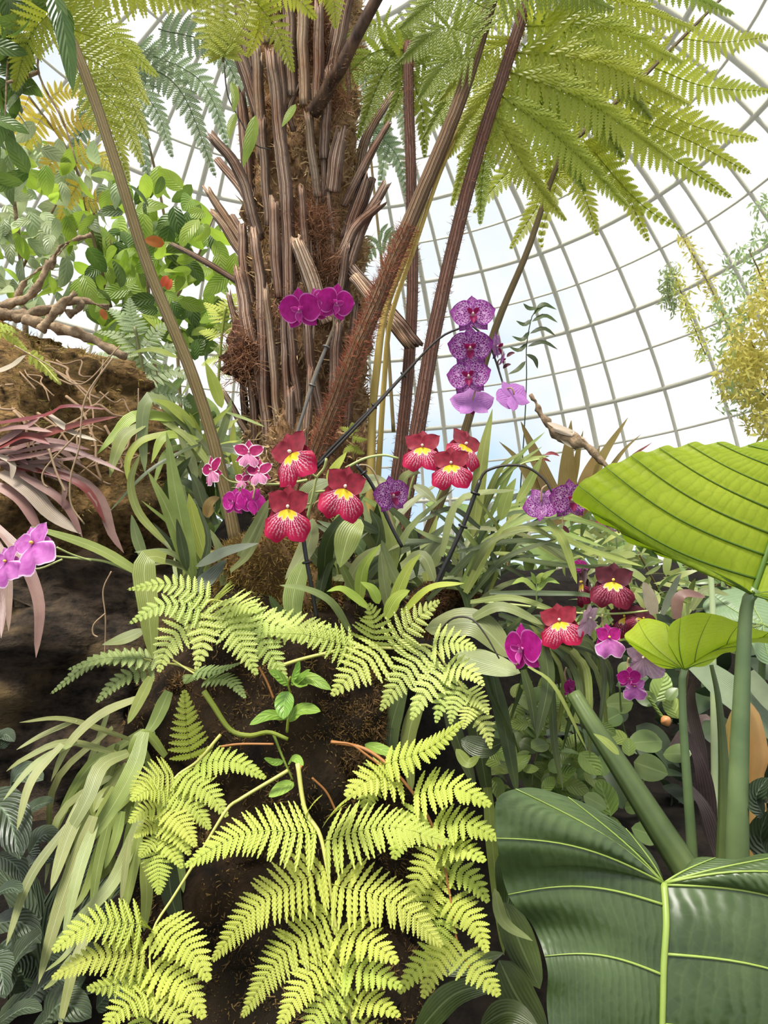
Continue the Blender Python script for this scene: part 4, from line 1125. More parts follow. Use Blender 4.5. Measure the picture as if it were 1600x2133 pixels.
# withered hanging branch between orchid and elephant ear
w_ = thing('withered_branch', 'withered grey branch hanging between the spotted orchids and the large lit leaf', 'branch', PIX(1110, 830, 1.75))
g = G(); lumpy(g, spline(PP([(1105, 822), (1130, 865), (1160, 905), (1190, 918), (1215, 925), (1265, 972)], 1.75, 1.7), 40), np.interp(np.linspace(0, 1, 40), [0, .3, .5, .65, .75, 1], [.004, .008, .011, .016, .007, .006]), 12, .008, 50, 2)
mk('stalk', g, M_WOOD, w_)
for pts in ([(1150, 895), (1190, 905), (1222, 915)], [(1165, 912), (1195, 930), (1218, 934)], [(1140, 880), (1165, 890), (1200, 900)]):
    leaf(w_, pts, 12, M_BROMP, 1.72, 1.7, 'lance', name='dry_bract')
leaf(w_, [(1045, 985), (1090, 960), (1145, 950)], 14, M_STRAP, 1.62, 1.6, name='sheath')
# reddish buds on a thin stem
bud = thing('orchid_bud_spray', 'two brownish closed buds on a slender green stem before the bromeliad', 'orchid', PIX(1050, 1000, 1.6))
stem(bud, [(1040, 1010), (1080, 970), (1130, 955)], 4, 3, M_GREENSTEM, 1.6)
for x, y, a in ((1150, 948, 0), (1132, 960, .3)):
    leaf(bud, [(x - 15, y + 5 * a), (x, y - 3), (x + 16, y + 2)], 9, M_BROMR, 1.6, 1.6, 'lance', name='bud', fold=.6, n=8)
# hanging fern-like sprig against the glass
sp = thing('hanging_sprig', 'small dark sprig with curved leaflets hanging against the glass', 'plant', PIX(1095, 790, 2.6))
stem(sp, [(1080, 1080), (1092, 900), (1097, 790), (1097, 720), (1108, 660), (1120, 640)], 3, 2, M_STRAPD, 2.6)
for b, e, k in (((1108, 665), (1075, 668), .3), ((1103, 690), (1066, 700), .35), ((1098, 715), (1060, 722), .3), ((1112, 655), (1160, 645), .3), ((1108, 670), (1162, 672), .25), ((1104, 695), (1158, 700), .25), ((1099, 722), (1162, 728), .2), ((1096, 738), (1120, 768), .2), ((1095, 752), (1058, 780), .1), ((1118, 642), (1090, 632), .2), ((1118, 642), (1150, 638), .2)):
    leaf(sp, bow(b, e, k if e[0] < b[0] else k), 11, M_STRAPD, 2.6, 2.6, 'lance', n=8)

# ================================================================== orchid flowers
def petal_geo(L, W, ang, z0=0., cup=.10, back=0., ptype='round', wav=.0, nt=12, nx=8, fwd=0.):
    """a petal of length L and width W that points at angle ang from up, in the plane of the flower"""
    t = np.linspace(0, 1, nt + 1)
    if ptype == 'round':
        w = np.sin(np.pi * (t * .97 + .02) ** .82) ** .55
    elif ptype == 'oval':
        w = np.sin(np.pi * (t * .97 + .02) ** .9) ** .7
    else:                                       # pointed
        w = np.sin(np.pi * (t * .96 + .03) ** .8) ** .95
    x = np.linspace(-1, 1, nx + 1)
    X = (W / 2) * w[:, None] * x[None]
    Y = L * t[:, None] * (1 - .06 * x[None] ** 2) + 0 * X
    Z = z0 + cup * L * (x[None] ** 2) * w[:, None] * .5 - back * L * t[:, None] ** 2 + fwd * L * t[:, None]
    Z = Z + wav * L * np.sin(t[:, None] * 11 + x[None] * 2) * np.abs(x[None]) ** 2 * w[:, None]
    a = math.radians(ang)
    V = np.stack([X * math.cos(a) + Y * math.sin(a), -X * math.sin(a) + Y * math.cos(a), Z], -1)
    m = nx + 1
    i, j = np.meshgrid(np.arange(nt), np.arange(nx), indexing='ij')
    Q = np.stack([i * m + j + 1, i * m + j, (i + 1) * m + j, (i + 1) * m + j + 1], -1).reshape(-1, 4)
    UV = np.stack([np.broadcast_to(x * .5 + .5, X.shape), np.broadcast_to(t[:, None], X.shape)], -1)
    return G().add(V, Q, None, UV)

def fan_geo(R, half, notch=.18, wav=.05, z0=.02, nt=12, na=22, down=True):
    """the broad two-lobed lip of a pansy orchid"""
    a = np.linspace(-1, 1, na + 1)
    t = np.linspace(0, 1, nt + 1)
    rim = R * (.80 + .20 * np.abs(np.sin(a * 2.6)) - notch * np.exp(-(a / .16) ** 2)) * (1 - .22 * np.abs(a) ** 3)
    rim = rim * (1 + .03 * np.sin(a * 17))
    th = np.radians(half) * a
    X = t[:, None] ** .85 * (rim * np.sin(th))[None]
    Y = -t[:, None] * (rim * np.cos(th))[None]
    Z = z0 + .10 * R * np.sin(t[:, None] * 2.4) + wav * R * t[:, None] ** 2 * np.sin(a * 9)[None] - .10 * t[:, None] ** 2 * R * np.abs(a)[None]
    V = np.stack([X, Y, Z], -1)
    m = na + 1
    i, j = np.meshgrid(np.arange(nt), np.arange(na), indexing='ij')
    Q = np.stack([i * m + j, i * m + j + 1, (i + 1) * m + j + 1, (i + 1) * m + j], -1).reshape(-1, 4)
    UV = np.stack([np.broadcast_to(a * .5 + .5, X.shape), np.broadcast_to(t[:, None], X.shape)], -1)
    return G().add(V, Q, None, UV)

def blob_geo(c, r, n=8):
    """small rounded knob (the column)"""
    g = G()
    zz = np.linspace(-1, 1, n)
    tube(g, np.array([[c[0], c[1], c[2] + r[2] * z] for z in zz]), r[0] * np.sqrt(1 - (zz * .96) ** 2), 8)
    return g

def petalmat(name, base, edge=None, vein=None, pattern=None, yellow=None, trans=.35, dark=None, sheen=0., ew=.44):
    k = NT(name)
    u, v = k.uv()
    du = k.math('ABSOLUTE', k.math('SUBTRACT', u, .5))
    col = k.mix(k.step(k.noise(4, 2, k.coords('UV')), .3, .7), base, dark or tuple(c * .75 for c in base[:3]) + (1,))
    if pattern == 'net':                        # broken pale lines that run out from the centre
        mp = k.node('ShaderNodeMapping')
        mp.inputs['Scale'].default_value = (15, 9, 1)
        k.l.new(k.coords('UV'), mp.inputs[0])
        vo = k.node('ShaderNodeTexVoronoi', feature='DISTANCE_TO_EDGE')
        vo.inputs['Scale'].default_value = 1.0
        k.l.new(mp.outputs[0], vo.inputs['Vector'])
        f = k.math('MULTIPLY', k.step(vo.outputs['Distance'], .11, .02), k.step(v, .97, .6))
        col = k.mix(k.math('MULTIPLY', f, .85), col, vein)
    if pattern == 'stripe':
        s = k.math('SINE', k.math('ADD', k.math('MULTIPLY', u, 60), k.math('MULTIPLY', k.noise(5, 2, k.coords('UV')), 4)))
        col = k.mix(k.math('MULTIPLY', k.step(s, .2, .9), .4), col, vein)
    if pattern == 'lip':                        # waterfall pattern of the pansy orchid
        nz = k.noise(9, 3, k.coords('UV'))
        s = k.math('SINE', k.math('ADD', k.math('MULTIPLY', u, 105), k.math('MULTIPLY', nz, 9)))
        b = k.math('SINE', k.math('ADD', k.math('MULTIPLY', v, 60), k.math('MULTIPLY', nz, 20)))
        f = k.math('MULTIPLY', k.step(k.math('ADD', s, k.math('MULTIPLY', b, .55)), .15, .7), k.math('MULTIPLY', k.step(v, .9, .45), k.step(v, .2, .34)))
        col = k.mix(k.math('MULTIPLY', f, .9), col, vein)
        star = k.math('ADD', v, k.math('MULTIPLY', k.math('ABSOLUTE', k.math('SINE', k.math('MULTIPLY', u, 12))), -.10))
        col = k.mix(k.step(star, .30, .24), col, (.85, .75, .55, 1))
        col = k.mix(k.step(star, .26, .20), col, yellow)
    if edge:
        e = k.math('MAXIMUM', k.step(du, ew, ew + .05), k.step(v, .49 + ew, .545 + ew))
        col = k.mix(e, col, edge)
    if vein and not pattern:
        col = k.mix(k.step(v, .25, .02), col, vein)
    k.put(k.p.inputs['Base Color'], col)
    k.p.inputs['Roughness'].default_value = .55
    k.p.inputs['Specular IOR Level'].default_value = .3
    k.p.inputs['Sheen Weight'].default_value = sheen
    tr = k.node('ShaderNodeBsdfTranslucent')
    k.put(tr.inputs[0], col)
    ms = k.node('ShaderNodeMixShader')
    ms.inputs[0].default_value = trans
    k.l.new(k.p.outputs[0], ms.inputs[1])
    k.l.new(tr.outputs[0], ms.inputs[2])
    k.l.new(ms.outputs[0], k.out.inputs['Surface'])
    return k.m

PK = lambda *c: srgb(*c)
MF = {
    'mag': petalmat('magenta moth orchid petal', PK(186, 34, 142), edge=PK(216, 130, 200), dark=PK(156, 14, 112)),
    'maglip': petalmat('magenta lip', PK(190, 50, 150), edge=PK(226, 150, 210), vein=PK(230, 190, 220)),
    'spot': petalmat('purple petal with pale net', PK(132, 22, 128), vein=PK(222, 180, 222), pattern='net', edge=PK(140, 40, 150), dark=PK(104, 10, 98)),
    'spotlip': petalmat('purple lip', PK(126, 14, 70), vein=PK(226, 180, 190), dark=PK(150, 30, 90)),
    'lav': petalmat('lavender petal reverse', PK(186, 120, 192), vein=PK(222, 184, 216), pattern='stripe', dark=PK(166, 92, 176)),
    'maroon': petalmat('velvet maroon petal', PK(148, 18, 46), dark=PK(112, 8, 30), trans=.2, sheen=.3),
    'lip': petalmat('crimson lip with yellow mask', PK(188, 22, 76), vein=PK(236, 196, 214), pattern='lip', yellow=PK(246, 210, 50), dark=PK(160, 8, 52)),
    'wine': petalmat('dark wine petal', PK(84, 8, 34), dark=PK(58, 4, 22), trans=.15, sheen=.2),
    'winelip': petalmat('dark wine lip with yellow mask', PK(112, 12, 46), vein=PK(200, 110, 140), pattern='lip', yellow=PK(236, 200, 60), dark=PK(84, 4, 30), trans=.2),
    'edge': petalmat('magenta petal with white edge', PK(176, 24, 104), edge=PK(246, 230, 238), dark=PK(140, 10, 70), ew=.39),
    'edgelip': petalmat('pink white lip', PK(226, 150, 190), edge=PK(250, 236, 240), vein=PK(180, 30, 90), pattern='stripe'),
    'pale': petalmat('faded lilac petal', PK(196, 160, 182), dark=PK(170, 128, 160), vein=PK(222, 200, 210), pattern='stripe'),
    'lilac': petalmat('lilac pink petal', PK(206, 124, 194), dark=PK(182, 84, 172), edge=PK(240, 212, 236), vein=PK(140, 40, 130)),
    'col': plain('cream column', PK(236, 214, 200), .4),
    'colp': plain('pink column', PK(214, 120, 180), .4),
    'coly': plain('yellow column', PK(240, 206, 90), .4),
}
FM = {}
def fmesh(key, g, mat):
    if key not in FM:
        FM[key] = g().mesh(key.split('|')[1], mat, np.zeros(3))
    return FM[key]

def phal_parts(k, pm, lm, cm):
    return [
        ('column', lambda: blob_geo((0, .01, .05), (.035, .035, .06)), cm),
        ('sepal', lambda: petal_geo(.47, .34, 0, -.02, .12, .04, 'oval'), pm), ('sepal', lambda: petal_geo(.47, .33, 138, -.02, .12, .04, 'oval'), pm), ('sepal', lambda: petal_geo(.47, .33, -138, -.02, .12, .04, 'oval'), pm),
        ('petal', lambda: petal_geo(.52, .60, 78, .005, .10, .02, 'round', .015), pm), ('petal', lambda: petal_geo(.52, .60, -78, .005, .10, .02, 'round', .015), pm),
        ('lip', lambda: petal_geo(.26, .17, 180, .03, .5, -.1, 'point', 0, 8, 6, .35), lm), ('lip_lobe', lambda: petal_geo(.16, .12, 60, .03, .6, 0, 'oval', 0, 6, 4, .9), lm), ('lip_lobe', lambda: petal_geo(.16, .12, -60, .03, .6, 0, 'oval', 0, 6, 4, .9), lm)]

def milt_parts(k, pm, lm, cm):
    return [
        ('column', lambda: blob_geo((0, .04, .05), (.035, .05, .05)), cm),
        ('sepal', lambda: petal_geo(.45, .36, 0, -.03, .10, .03, 'oval', .03), pm), ('sepal', lambda: petal_geo(.44, .32, 112, -.05, .1, .02, 'oval', .03), pm), ('sepal', lambda: petal_geo(.44, .32, -112, -.05, .1, .02, 'oval', .03), pm),
        ('petal', lambda: petal_geo(.50, .42, 56, .0, .10, -.04, 'oval', .04), pm), ('petal', lambda: petal_geo(.50, .42, -56, .0, .10, -.04, 'oval', .04), pm),
        ('lip', lambda: fan_geo(.68, 68, .09, .07), lm)]

def small_parts(k, pm, lm, cm):
    return [
        ('column', lambda: blob_geo((0, .02, .05), (.03, .03, .05)), cm),
        ('sepal', lambda: petal_geo(.46, .26, 0, -.02, .1, .02, 'point'), pm), ('sepal', lambda: petal_geo(.44, .24, 125, -.02, .1, .02, 'point'), pm), ('sepal', lambda: petal_geo(.44, .24, -125, -.02, .1, .02, 'point'), pm),
        ('petal', lambda: petal_geo(.48, .36, 62, .0, .1, .02, 'oval', .03), pm), ('petal', lambda: petal_geo(.48, .36, -62, .0, .1, .02, 'oval', .03), pm),
        ('lip', lambda: fan_geo(.46, 52, .1), lm)]

KIND = {
    'mag': (phal_parts, 'mag', 'maglip', 'colp'), 'spot': (phal_parts, 'spot', 'spotlip', 'col'), 'lav': (phal_parts, 'lav', 'spotlip', 'col'),
    'milt': (milt_parts, 'maroon', 'lip', 'col'), 'wine': (milt_parts, 'wine', 'winelip', 'coly'), 'edge': (small_parts, 'edge', 'edgelip', 'col'),
    'pale': (milt_parts, 'pale', 'pale', 'col'), 'lilac': (milt_parts, 'lilac', 'lilac', 'coly'), 'pinkm': (milt_parts, 'mag', 'lilac', 'coly'),
}
M_PEDICEL = plain('purplish flower stalk', srgb(150, 128, 96), .5)

def flower(parent, kind, x, y, d, size, yaw=0, pitch=0, roll=0, label=None, to=None, squash=1.0):
    """a flower in the picture at (x, y); yaw, pitch, roll in degrees away from facing the camera; to: where its stalk joins the stem"""
    f, pm, lm, cm = KIND[kind]
    pos = PIX(x, y, d)
    z = to_cam(pos)
    xx = norm(np.cross([0, 0, 1.0], z))
    yy = np.cross(z, xx)
    R = np.stack([xx, yy, z], 1)
    r = Matrix.Rotation(math.radians(yaw), 3, 'Y') @ Matrix.Rotation(math.radians(pitch), 3, 'X') @ Matrix.Rotation(math.radians(roll), 3, 'Z')
    R = R @ np.array(r)
    s = size * d / F
    ob = None
    for i, (nm, geo, mk_) in enumerate(f(kind, pm, lm, cm)):
        me = fmesh(f'{kind}{i}|{nm}', geo, MF[mk_])
        if i == 0:
            ob = inst('flower', me, parent, pos, R, np.array([s * squash, s, s]))
            if label:
                ob['label'] = label
        else:
            c = bpy.data.objects.new(nm, me)
            COL.objects.link(c)
            c.parent = ob
    if to is not None:
        q = PIX(to[0], to[1], to[2] if len(to) > 2 else d + .01)
        g = G()
        back = pos - R[:, 2] * s * .08
        tube(g, spline([back, (back + q) / 2 - R[:, 2] * s * .12 + np.array([0, 0, .004]), q], 10), .0018, 6)
        mk('pedicel', g, M_PEDICEL, parent, back)
    return ob

grp = 'flowering orchids'
# 1 magenta moth orchid against the trunk
o = thing('moth_orchid', 'magenta moth orchid blooming against the tree fern trunk', 'orchid', PIX(610, 985, 1.92), grp)
stem(o, [(612, 985), (632, 860), (655, 780), (688, 700), (696, 665), (680, 648)], 5, 4, M_PEDICEL, 1.92, 1.88)
flower(o, 'mag', 626, 646, 1.87, 98, -22, 6, 8, to=(690, 668), label='round magenta moth orchid flower turned to the left')
flower(o, 'mag', 657, 640, 1.9, 92, -60, 0, 20, to=(690, 668), label='magenta flower turned sideways between the two others')
flower(o, 'mag', 698, 632, 1.87, 88, 24, 4, -10, to=(690, 668), label='magenta moth orchid flower turned to the right')
for lab, pts, w, mt, d in (('slim grey stake with wire ties holding the magenta orchid stem', [(692, 690), (655, 790), (618, 905), (600, 960)], 7, M_STAKEG, 1.9),
                       ('long black stake leaning across behind the yellow stalk', [(865, 755), (780, 845), (690, 935), (660, 970)], 7, M_STAKE, 1.84),
                       ('black plastic stake with clips below the lowest pansy orchid', [(628, 1085), (636, 1150), (652, 1240), (660, 1290)], 9, M_STAKE, 1.42),
                       ('black stake propping the arched spray over the right leaf clump', [(1000, 1000), (965, 1095), (918, 1195), (905, 1225)], 9, M_STAKE, 1.40),
                       ('black stake behind the single speckled orchid', [(742, 968), (775, 1010), (812, 1090), (838, 1140)], 8, M_STAKE, 1.46)):
    t = thing('plant_stake', lab, 'stake', PIX(*pts[-1], d), 'orchid stakes')
    stem(t, pts, w, w, mt, d, d, 24, 8, 'rod')
    P = spline(PP(pts, d, d), 24)
    for q in (.12, .42) if w > 6 else ():
        p, T, _ = at(P, q)
        g = G()
        th = np.linspace(0, 2 * math.pi, 14)
        r = w * .9 * d / F
        e1 = norm(np.cross(T[0], [0, 1.0, 0])); e2 = np.cross(T[0], e1)
        tube(g, p[0] + r * (np.cos(th)[:, None] * e1 + np.sin(th)[:, None] * e2), r * .35, 6, caps=False)
        mk('tie', g, mt, t)
# 2 tall spray of netted purple moth orchids
o = thing('moth_orchid', 'tall spray of netted purple moth orchids against the glass', 'orchid', PIX(690, 960, 1.8), grp)
stem(o, [(660, 975), (770, 860), (862, 758), (915, 705), (955, 685), (985, 680), (1020, 720), (1045, 790), (1052, 815)], 7, 4, M_DARKSTEM, 1.8, 1.74, 40)
flower(o, 'spot', 985, 656, 1.72, 94, 4, -22, 0, to=(975, 686), label='top flower of the netted purple spray')
flower(o, 'spot', 980, 724, 1.70, 94, -3, 2, 0, to=(1000, 690), label='netted purple flower second from the top')
flower(o, 'spot', 977, 785, 1.71, 92, -6, -14, 4, to=(1010, 705), label='netted purple flower third from the top')
flower(o, 'lav', 984, 838, 1.73, 92, 8, 140, 180, to=(1000, 800), label='pale lavender flower seen from behind at the bottom of the spray')
flower(o, 'spot', 1034, 722, 1.76, 70, 75, 0, 0, to=(1020, 720), label='flower turned edgewise beside the second one')
flower(o, 'lav', 1068, 826, 1.73, 84, 35, 150, 160, to=(1050, 812), label='pale lavender flower seen from behind at the end of the stem')
flower(o, 'spot', 1046, 748, 1.75, 38, 100, 20, 0, to=(1040, 770), label='half open dark bud')
for x, y in ((1064, 738), (1056, 762)):
    leaf(o, [(x - 8, y + 6), (x, y), (x + 9, y - 3)], 9, MF['wine'], 1.75, 1.75, 'oval', name='bud', fold=.7, n=8)
# 3 low arched spray at the right
o = thing('moth_orchid', 'low arching dark stem with two purple moth orchids beside the lit leaf', 'orchid', PIX(912, 1225, 1.41), grp)
stem(o, [(910, 1225), (960, 1105), (1000, 1000), (1020, 978), (1060, 969), (1100, 974), (1135, 1000), (1152, 1030)], 8, 5, M_DARKSTEM, 1.41, 1.38, 40)
flower(o, 'spot', 1130, 1048, 1.40, 88, -25, 160, 0, to=(1140, 1010), label='purple flower seen from behind, nearer the clump')
flower(o, 'spot', 1188, 1042, 1.35, 96, 28, 2, 0, to=(1155, 1028), label='netted purple flower facing the lit leaf')
stem(o, [(1172, 1075), (1172, 1100)], 3, 3, M_PEDICEL, 1.37)
leaf(o, [(1172, 1095), (1180, 1104), (1186, 1110)], 10, MF['wine'], 1.37, 1.37, 'oval', name='bud', n=8)
# 4 pansy orchids of the centre
o = thing('pansy_orchid', 'crimson pansy orchid with three yellow masked flowers at the centre left', 'orchid', PIX(668, 1060, 1.5), grp)
stem(o, [(640, 1080), (652, 1030), (660, 995), (675, 975), (680, 955)], 6, 5, M_GREENSTEM, 1.48, 1.46)
stem(o, [(660, 995), (640, 978), (628, 960)], 5, 4, M_GREENSTEM, 1.46, 1.44, 10, name='side_stem')
stem(o, [(658, 1025), (690, 1020), (705, 1010)], 5, 4, M_GREENSTEM, 1.46, 1.42, 10, name='side_stem')
flower(o, 'milt', 608, 945, 1.42, 112, -38, -8, 30, label='pansy orchid flower turned to the left', to=(630, 962))
flower(o, 'milt', 600, 1060, 1.38, 118, -8, -6, 0, squash=.86, label='lowest pansy orchid flower, hanging over the stump', to=(645, 1050))
flower(o, 'milt', 717, 1018, 1.39, 116, 12, -10, -14, squash=.86, label='pansy orchid flower nearest the middle', to=(700, 1012))
o = thing('pansy_orchid', 'crimson pansy orchid with two open flowers below the netted purple spray', 'orchid', PIX(905, 1060, 1.58), grp)
stem(o, [(720, 975), (760, 955), (800, 948), (830, 955)], 6, 5, M_GREENSTEM, 1.52, 1.52, 14, name='side_stem')
stem(o, [(850, 1040), (860, 1000), (880, 950)], 5, 4, M_GREENSTEM, 1.56, 1.54)
stem(o, [(905, 1050), (925, 1010), (940, 975)], 5, 4, M_GREENSTEM, 1.55, 1.53)
flower(o, 'milt', 880, 932, 1.5, 88, -4, -18, 0, label='pansy orchid flower nearest the trunk', to=(880, 960))
flower(o, 'milt', 940, 968, 1.46, 90, -3, -14, 2, label='pansy orchid flower in front', to=(938, 990))
flower(o, 'milt', 968, 928, 1.56, 88, 40, -20, -30, label='pansy orchid flower half hidden behind', to=(945, 985))
# 5 small white edged flowers
o = thing('small_orchid', 'spray of small magenta orchids with white edges beside the olive stalk', 'orchid', PIX(620, 1010, 1.62), grp)
stem(o, [(640, 1000), (590, 1008), (530, 1008), (480, 1003), (458, 985)], 6, 4, M_GREENSTEM, 1.6, 1.54, 24)
flower(o, 'edge', 518, 945, 1.55, 76, 2, -24, 0, to=(522, 1003), label='white edged flower on top of the spray')
flower(o, 'edge', 442, 980, 1.52, 76, -52, -6, 24, to=(458, 988), label='white edged flower at the tip of the spray')
flower(o, 'edge', 540, 984, 1.54, 70, -24, -20, 10, to=(540, 1008), label='white edged flower in the middle of the spray')
flower(o, 'edge', 505, 1000, 1.56, 46, -30, -20, 0, to=(510, 1006), label='half hidden white edged flower')
flower(o, 'mag', 488, 1046, 1.5, 66, -40, -4, 0, to=(505, 1010), label='rounded magenta flower facing left')
flower(o, 'mag', 524, 1042, 1.5, 72, 30, 160, 0, to=(525, 1010), label='rounded magenta flower seen from behind')
# 6 single speckled moth orchid
o = thing('moth_orchid', 'single bright purple moth orchid between the pansy orchids', 'orchid', PIX(800, 1120, 1.48), grp)
stem(o, [(830, 1130), (800, 1040), (780, 985), (760, 968), (742, 972)], 5, 4, M_PEDICEL, 1.47, 1.46)
flower(o, 'spot', 816, 1032, 1.40, 90, 34, 2, 8, to=(795, 1030), label='bright purple speckled flower turned to the right')
# 7 dark wine pansy orchids at the right
o = thing('pansy_orchid', 'dark wine pansy orchid cluster under the large lit leaf', 'orchid', PIX(1180, 1330, 1.5), grp)
stem(o, [(1010, 1255), (1090, 1262), (1170, 1274), (1225, 1278), (1290, 1278), (1350, 1272)], 6, 4, M_GREENSTEM, 1.40, 1.36, 26)
flower(o, 'wine', 1277, 1212, 1.37, 94, 8, -8, -8, to=(1290, 1270), label='uppermost dark wine flower')
flower(o, 'milt', 1166, 1295, 1.33, 92, -6, -10, 8, to=(1180, 1275), label='crimson flower nearest the leaf clump')
flower(o, 'wine', 1302, 1286, 1.38, 70, -14, -6, 10, to=(1300, 1275), label='dark wine flower below the uppermost one')
flower(o, 'wine', 1338, 1290, 1.37, 64, 30, -10, -40, to=(1330, 1273), label='dark wine flower at the far end')
flower(o, 'wine', 1215, 1215, 1.46, 80, -70, 0, 10, to=(1220, 1270), label='dark wine flower turned edgewise')
flower(o, 'pinkm', 1268, 1330, 1.33, 70, 30, -6, 0, to=(1255, 1280), label='rose flower with a lilac lip')
flower(o, 'pale', 1226, 1288, 1.32, 68, 60, 20, 10, to=(1230, 1275), label='faded pink flower')
flower(o, 'pale', 1342, 1370, 1.32, 80, -20, 30, 0, to=(1325, 1290), label='faded lilac hanging flower')
flower(o, 'mag', 1310, 1412, 1.32, 52, 20, 20, 0, to=(1310, 1370), label='purple flower hanging lowest')
flower(o, 'lilac', 1322, 1430, 1.33, 50, 0, 20, 0, to=(1315, 1395), label='violet hanging lip')
flower(o, 'mag', 1186, 1432, 1.40, 46, 60, 10, 0, to=(1180, 1390), label='rose flower among the hanging leaves')
flower(o, 'wine', 1262, 1098, 1.5, 56, 60, 120, 0, to=(1290, 1110), label='dark wine flower seen from behind under the leaf edge')
flower(o, 'mag', 1210, 1180, 1.5, 40, 40, -20, 0, to=(1215, 1200), label='small rose bloom behind the leaves')
# 8 single magenta flower on the dark leaf
o = thing('moth_orchid', 'single magenta flower opening over the broad dark leaves', 'orchid', PIX(940, 1300, 1.33), grp)
stem(o, [(905, 1330), (940, 1290), (980, 1288), (1010, 1320), (1040, 1372)], 5, 3, M_DARKSTEM, 1.33, 1.27)
flower(o, 'mag', 1090, 1352, 1.25, 116, -48, 6, 4, to=(1075, 1385), label='magenta flower half open')
# 9 lilac flower at the left edge
o = thing('pansy_orchid', 'lilac pansy orchid reaching to the left edge on green stems', 'orchid', PIX(290, 1195, 1.5), grp)
stem(o, [(285, 1195), (220, 1170), (160, 1163), (110, 1158), (95, 1150)], 6, 4, M_GREENSTEM, 1.46, 1.36)
stem(o, [(190, 1168), (150, 1155), (118, 1140)], 4, 4, M_GREENSTEM, 1.42, 1.38, 10, name='side_stem')
stem(o, [(130, 1165), (80, 1185), (40, 1180)], 4, 4, M_GREENSTEM, 1.38, 1.36, 10, name='side_stem')
flower(o, 'lilac', 70, 1135, 1.33, 108, -46, -14, 34, to=(98, 1152), label='lilac flower with a purple centre')
flower(o, 'lilac', 14, 1172, 1.34, 84, -50, -6, 30, to=(38, 1180), label='lilac flower cut by the left edge')

# ================================================================== elephant ears
def resamp2(pts, d, n):
    return spline(PP(pts, d, d) if len(pts[0]) == 2 else PP(pts), n)

M_VEINL = plain('pale green leaf vein', srgb(134, 154, 70), .45)
M_VEIND = leafmat('dark green leaf vein', srgb(74, 100, 20), srgb(90, 120, 30), .2, .5, vary=.05)
M_PETIOLE = leafmat('grey green petiole', srgb(92, 112, 72), srgb(124, 142, 92), .05, .4, scale=10, vary=.1)
M_PETIOLED = leafmat('dark ribbed petiole', srgb(66, 82, 44), srgb(92, 108, 60), .05, .45, vein=60, scale=10, vary=.1)

def earmat(name, c1, c2, net, trans, rough, tcol=None, strong=.3, bump=.3):
    k = NT(name)
    geo = k.node('ShaderNodeNewGeometry')
    col = k.mix(k.step(k.noise(7, 4, geo.outputs['Position']), .3, .7), c1, c2)
    u, v = k.uv()
    nz = k.noise(14, 3, geo.outputs['Position'])
    ln = k.math('SINE', k.math('ADD', k.math('MULTIPLY', v, 95), k.math('MULTIPLY', nz, 14)))
    vo = k.node('ShaderNodeTexVoronoi', feature='DISTANCE_TO_EDGE')
    vo.inputs['Scale'].default_value = 55
    k.l.new(geo.outputs['Position'], vo.inputs['Vector'])
    f = k.math('ADD', k.math('MULTIPLY', k.step(ln, .6, 1), .7), k.math('MULTIPLY', k.step(vo.outputs['Distance'], .08, .0), .5))
    col = k.mix(k.math('MULTIPLY', f, strong), col, net)
    k.put(k.p.inputs['Base Color'], col)
    k.put(k.p.inputs['Roughness'], k.math('MULTIPLY_ADD', nz, .25, rough - .1))
    k.bump(k.math('ADD', k.math('MULTIPLY', ln, .5), k.math('MULTIPLY', nz, 5)), bump, .003)
    tr = k.node('ShaderNodeBsdfTranslucent')
    k.put(tr.inputs[0], k.mix(.5, col, tcol or c2))
    ms = k.node('ShaderNodeMixShader')
    ms.inputs[0].default_value = trans
    k.l.new(k.p.outputs[0], ms.inputs[1])
    k.l.new(tr.outputs[0], ms.inputs[2])
    k.l.new(ms.outputs[0], k.out.inputs['Surface'])
    return k.m
M_EARDARK = earmat('dark glossy elephant ear', srgb(44, 60, 30), srgb(74, 92, 50), srgb(96, 116, 68), .10, .36, None, .14)
M_EARLIT = earmat('sunlit elephant ear underside', srgb(150, 172, 34), srgb(184, 200, 58), srgb(104, 132, 20), .62, .5, srgb(186, 212, 40), .35, .12)
M_EARLIME = earmat('thin bright lime leaf', srgb(182, 206, 44), srgb(208, 226, 78), srgb(140, 170, 30), .66, .5, srgb(214, 236, 60), .3, .1)
M_EARPALE = earmat('pale blue green elephant ear', srgb(96, 122, 84), srgb(130, 152, 112), srgb(150, 170, 130), .3, .4)

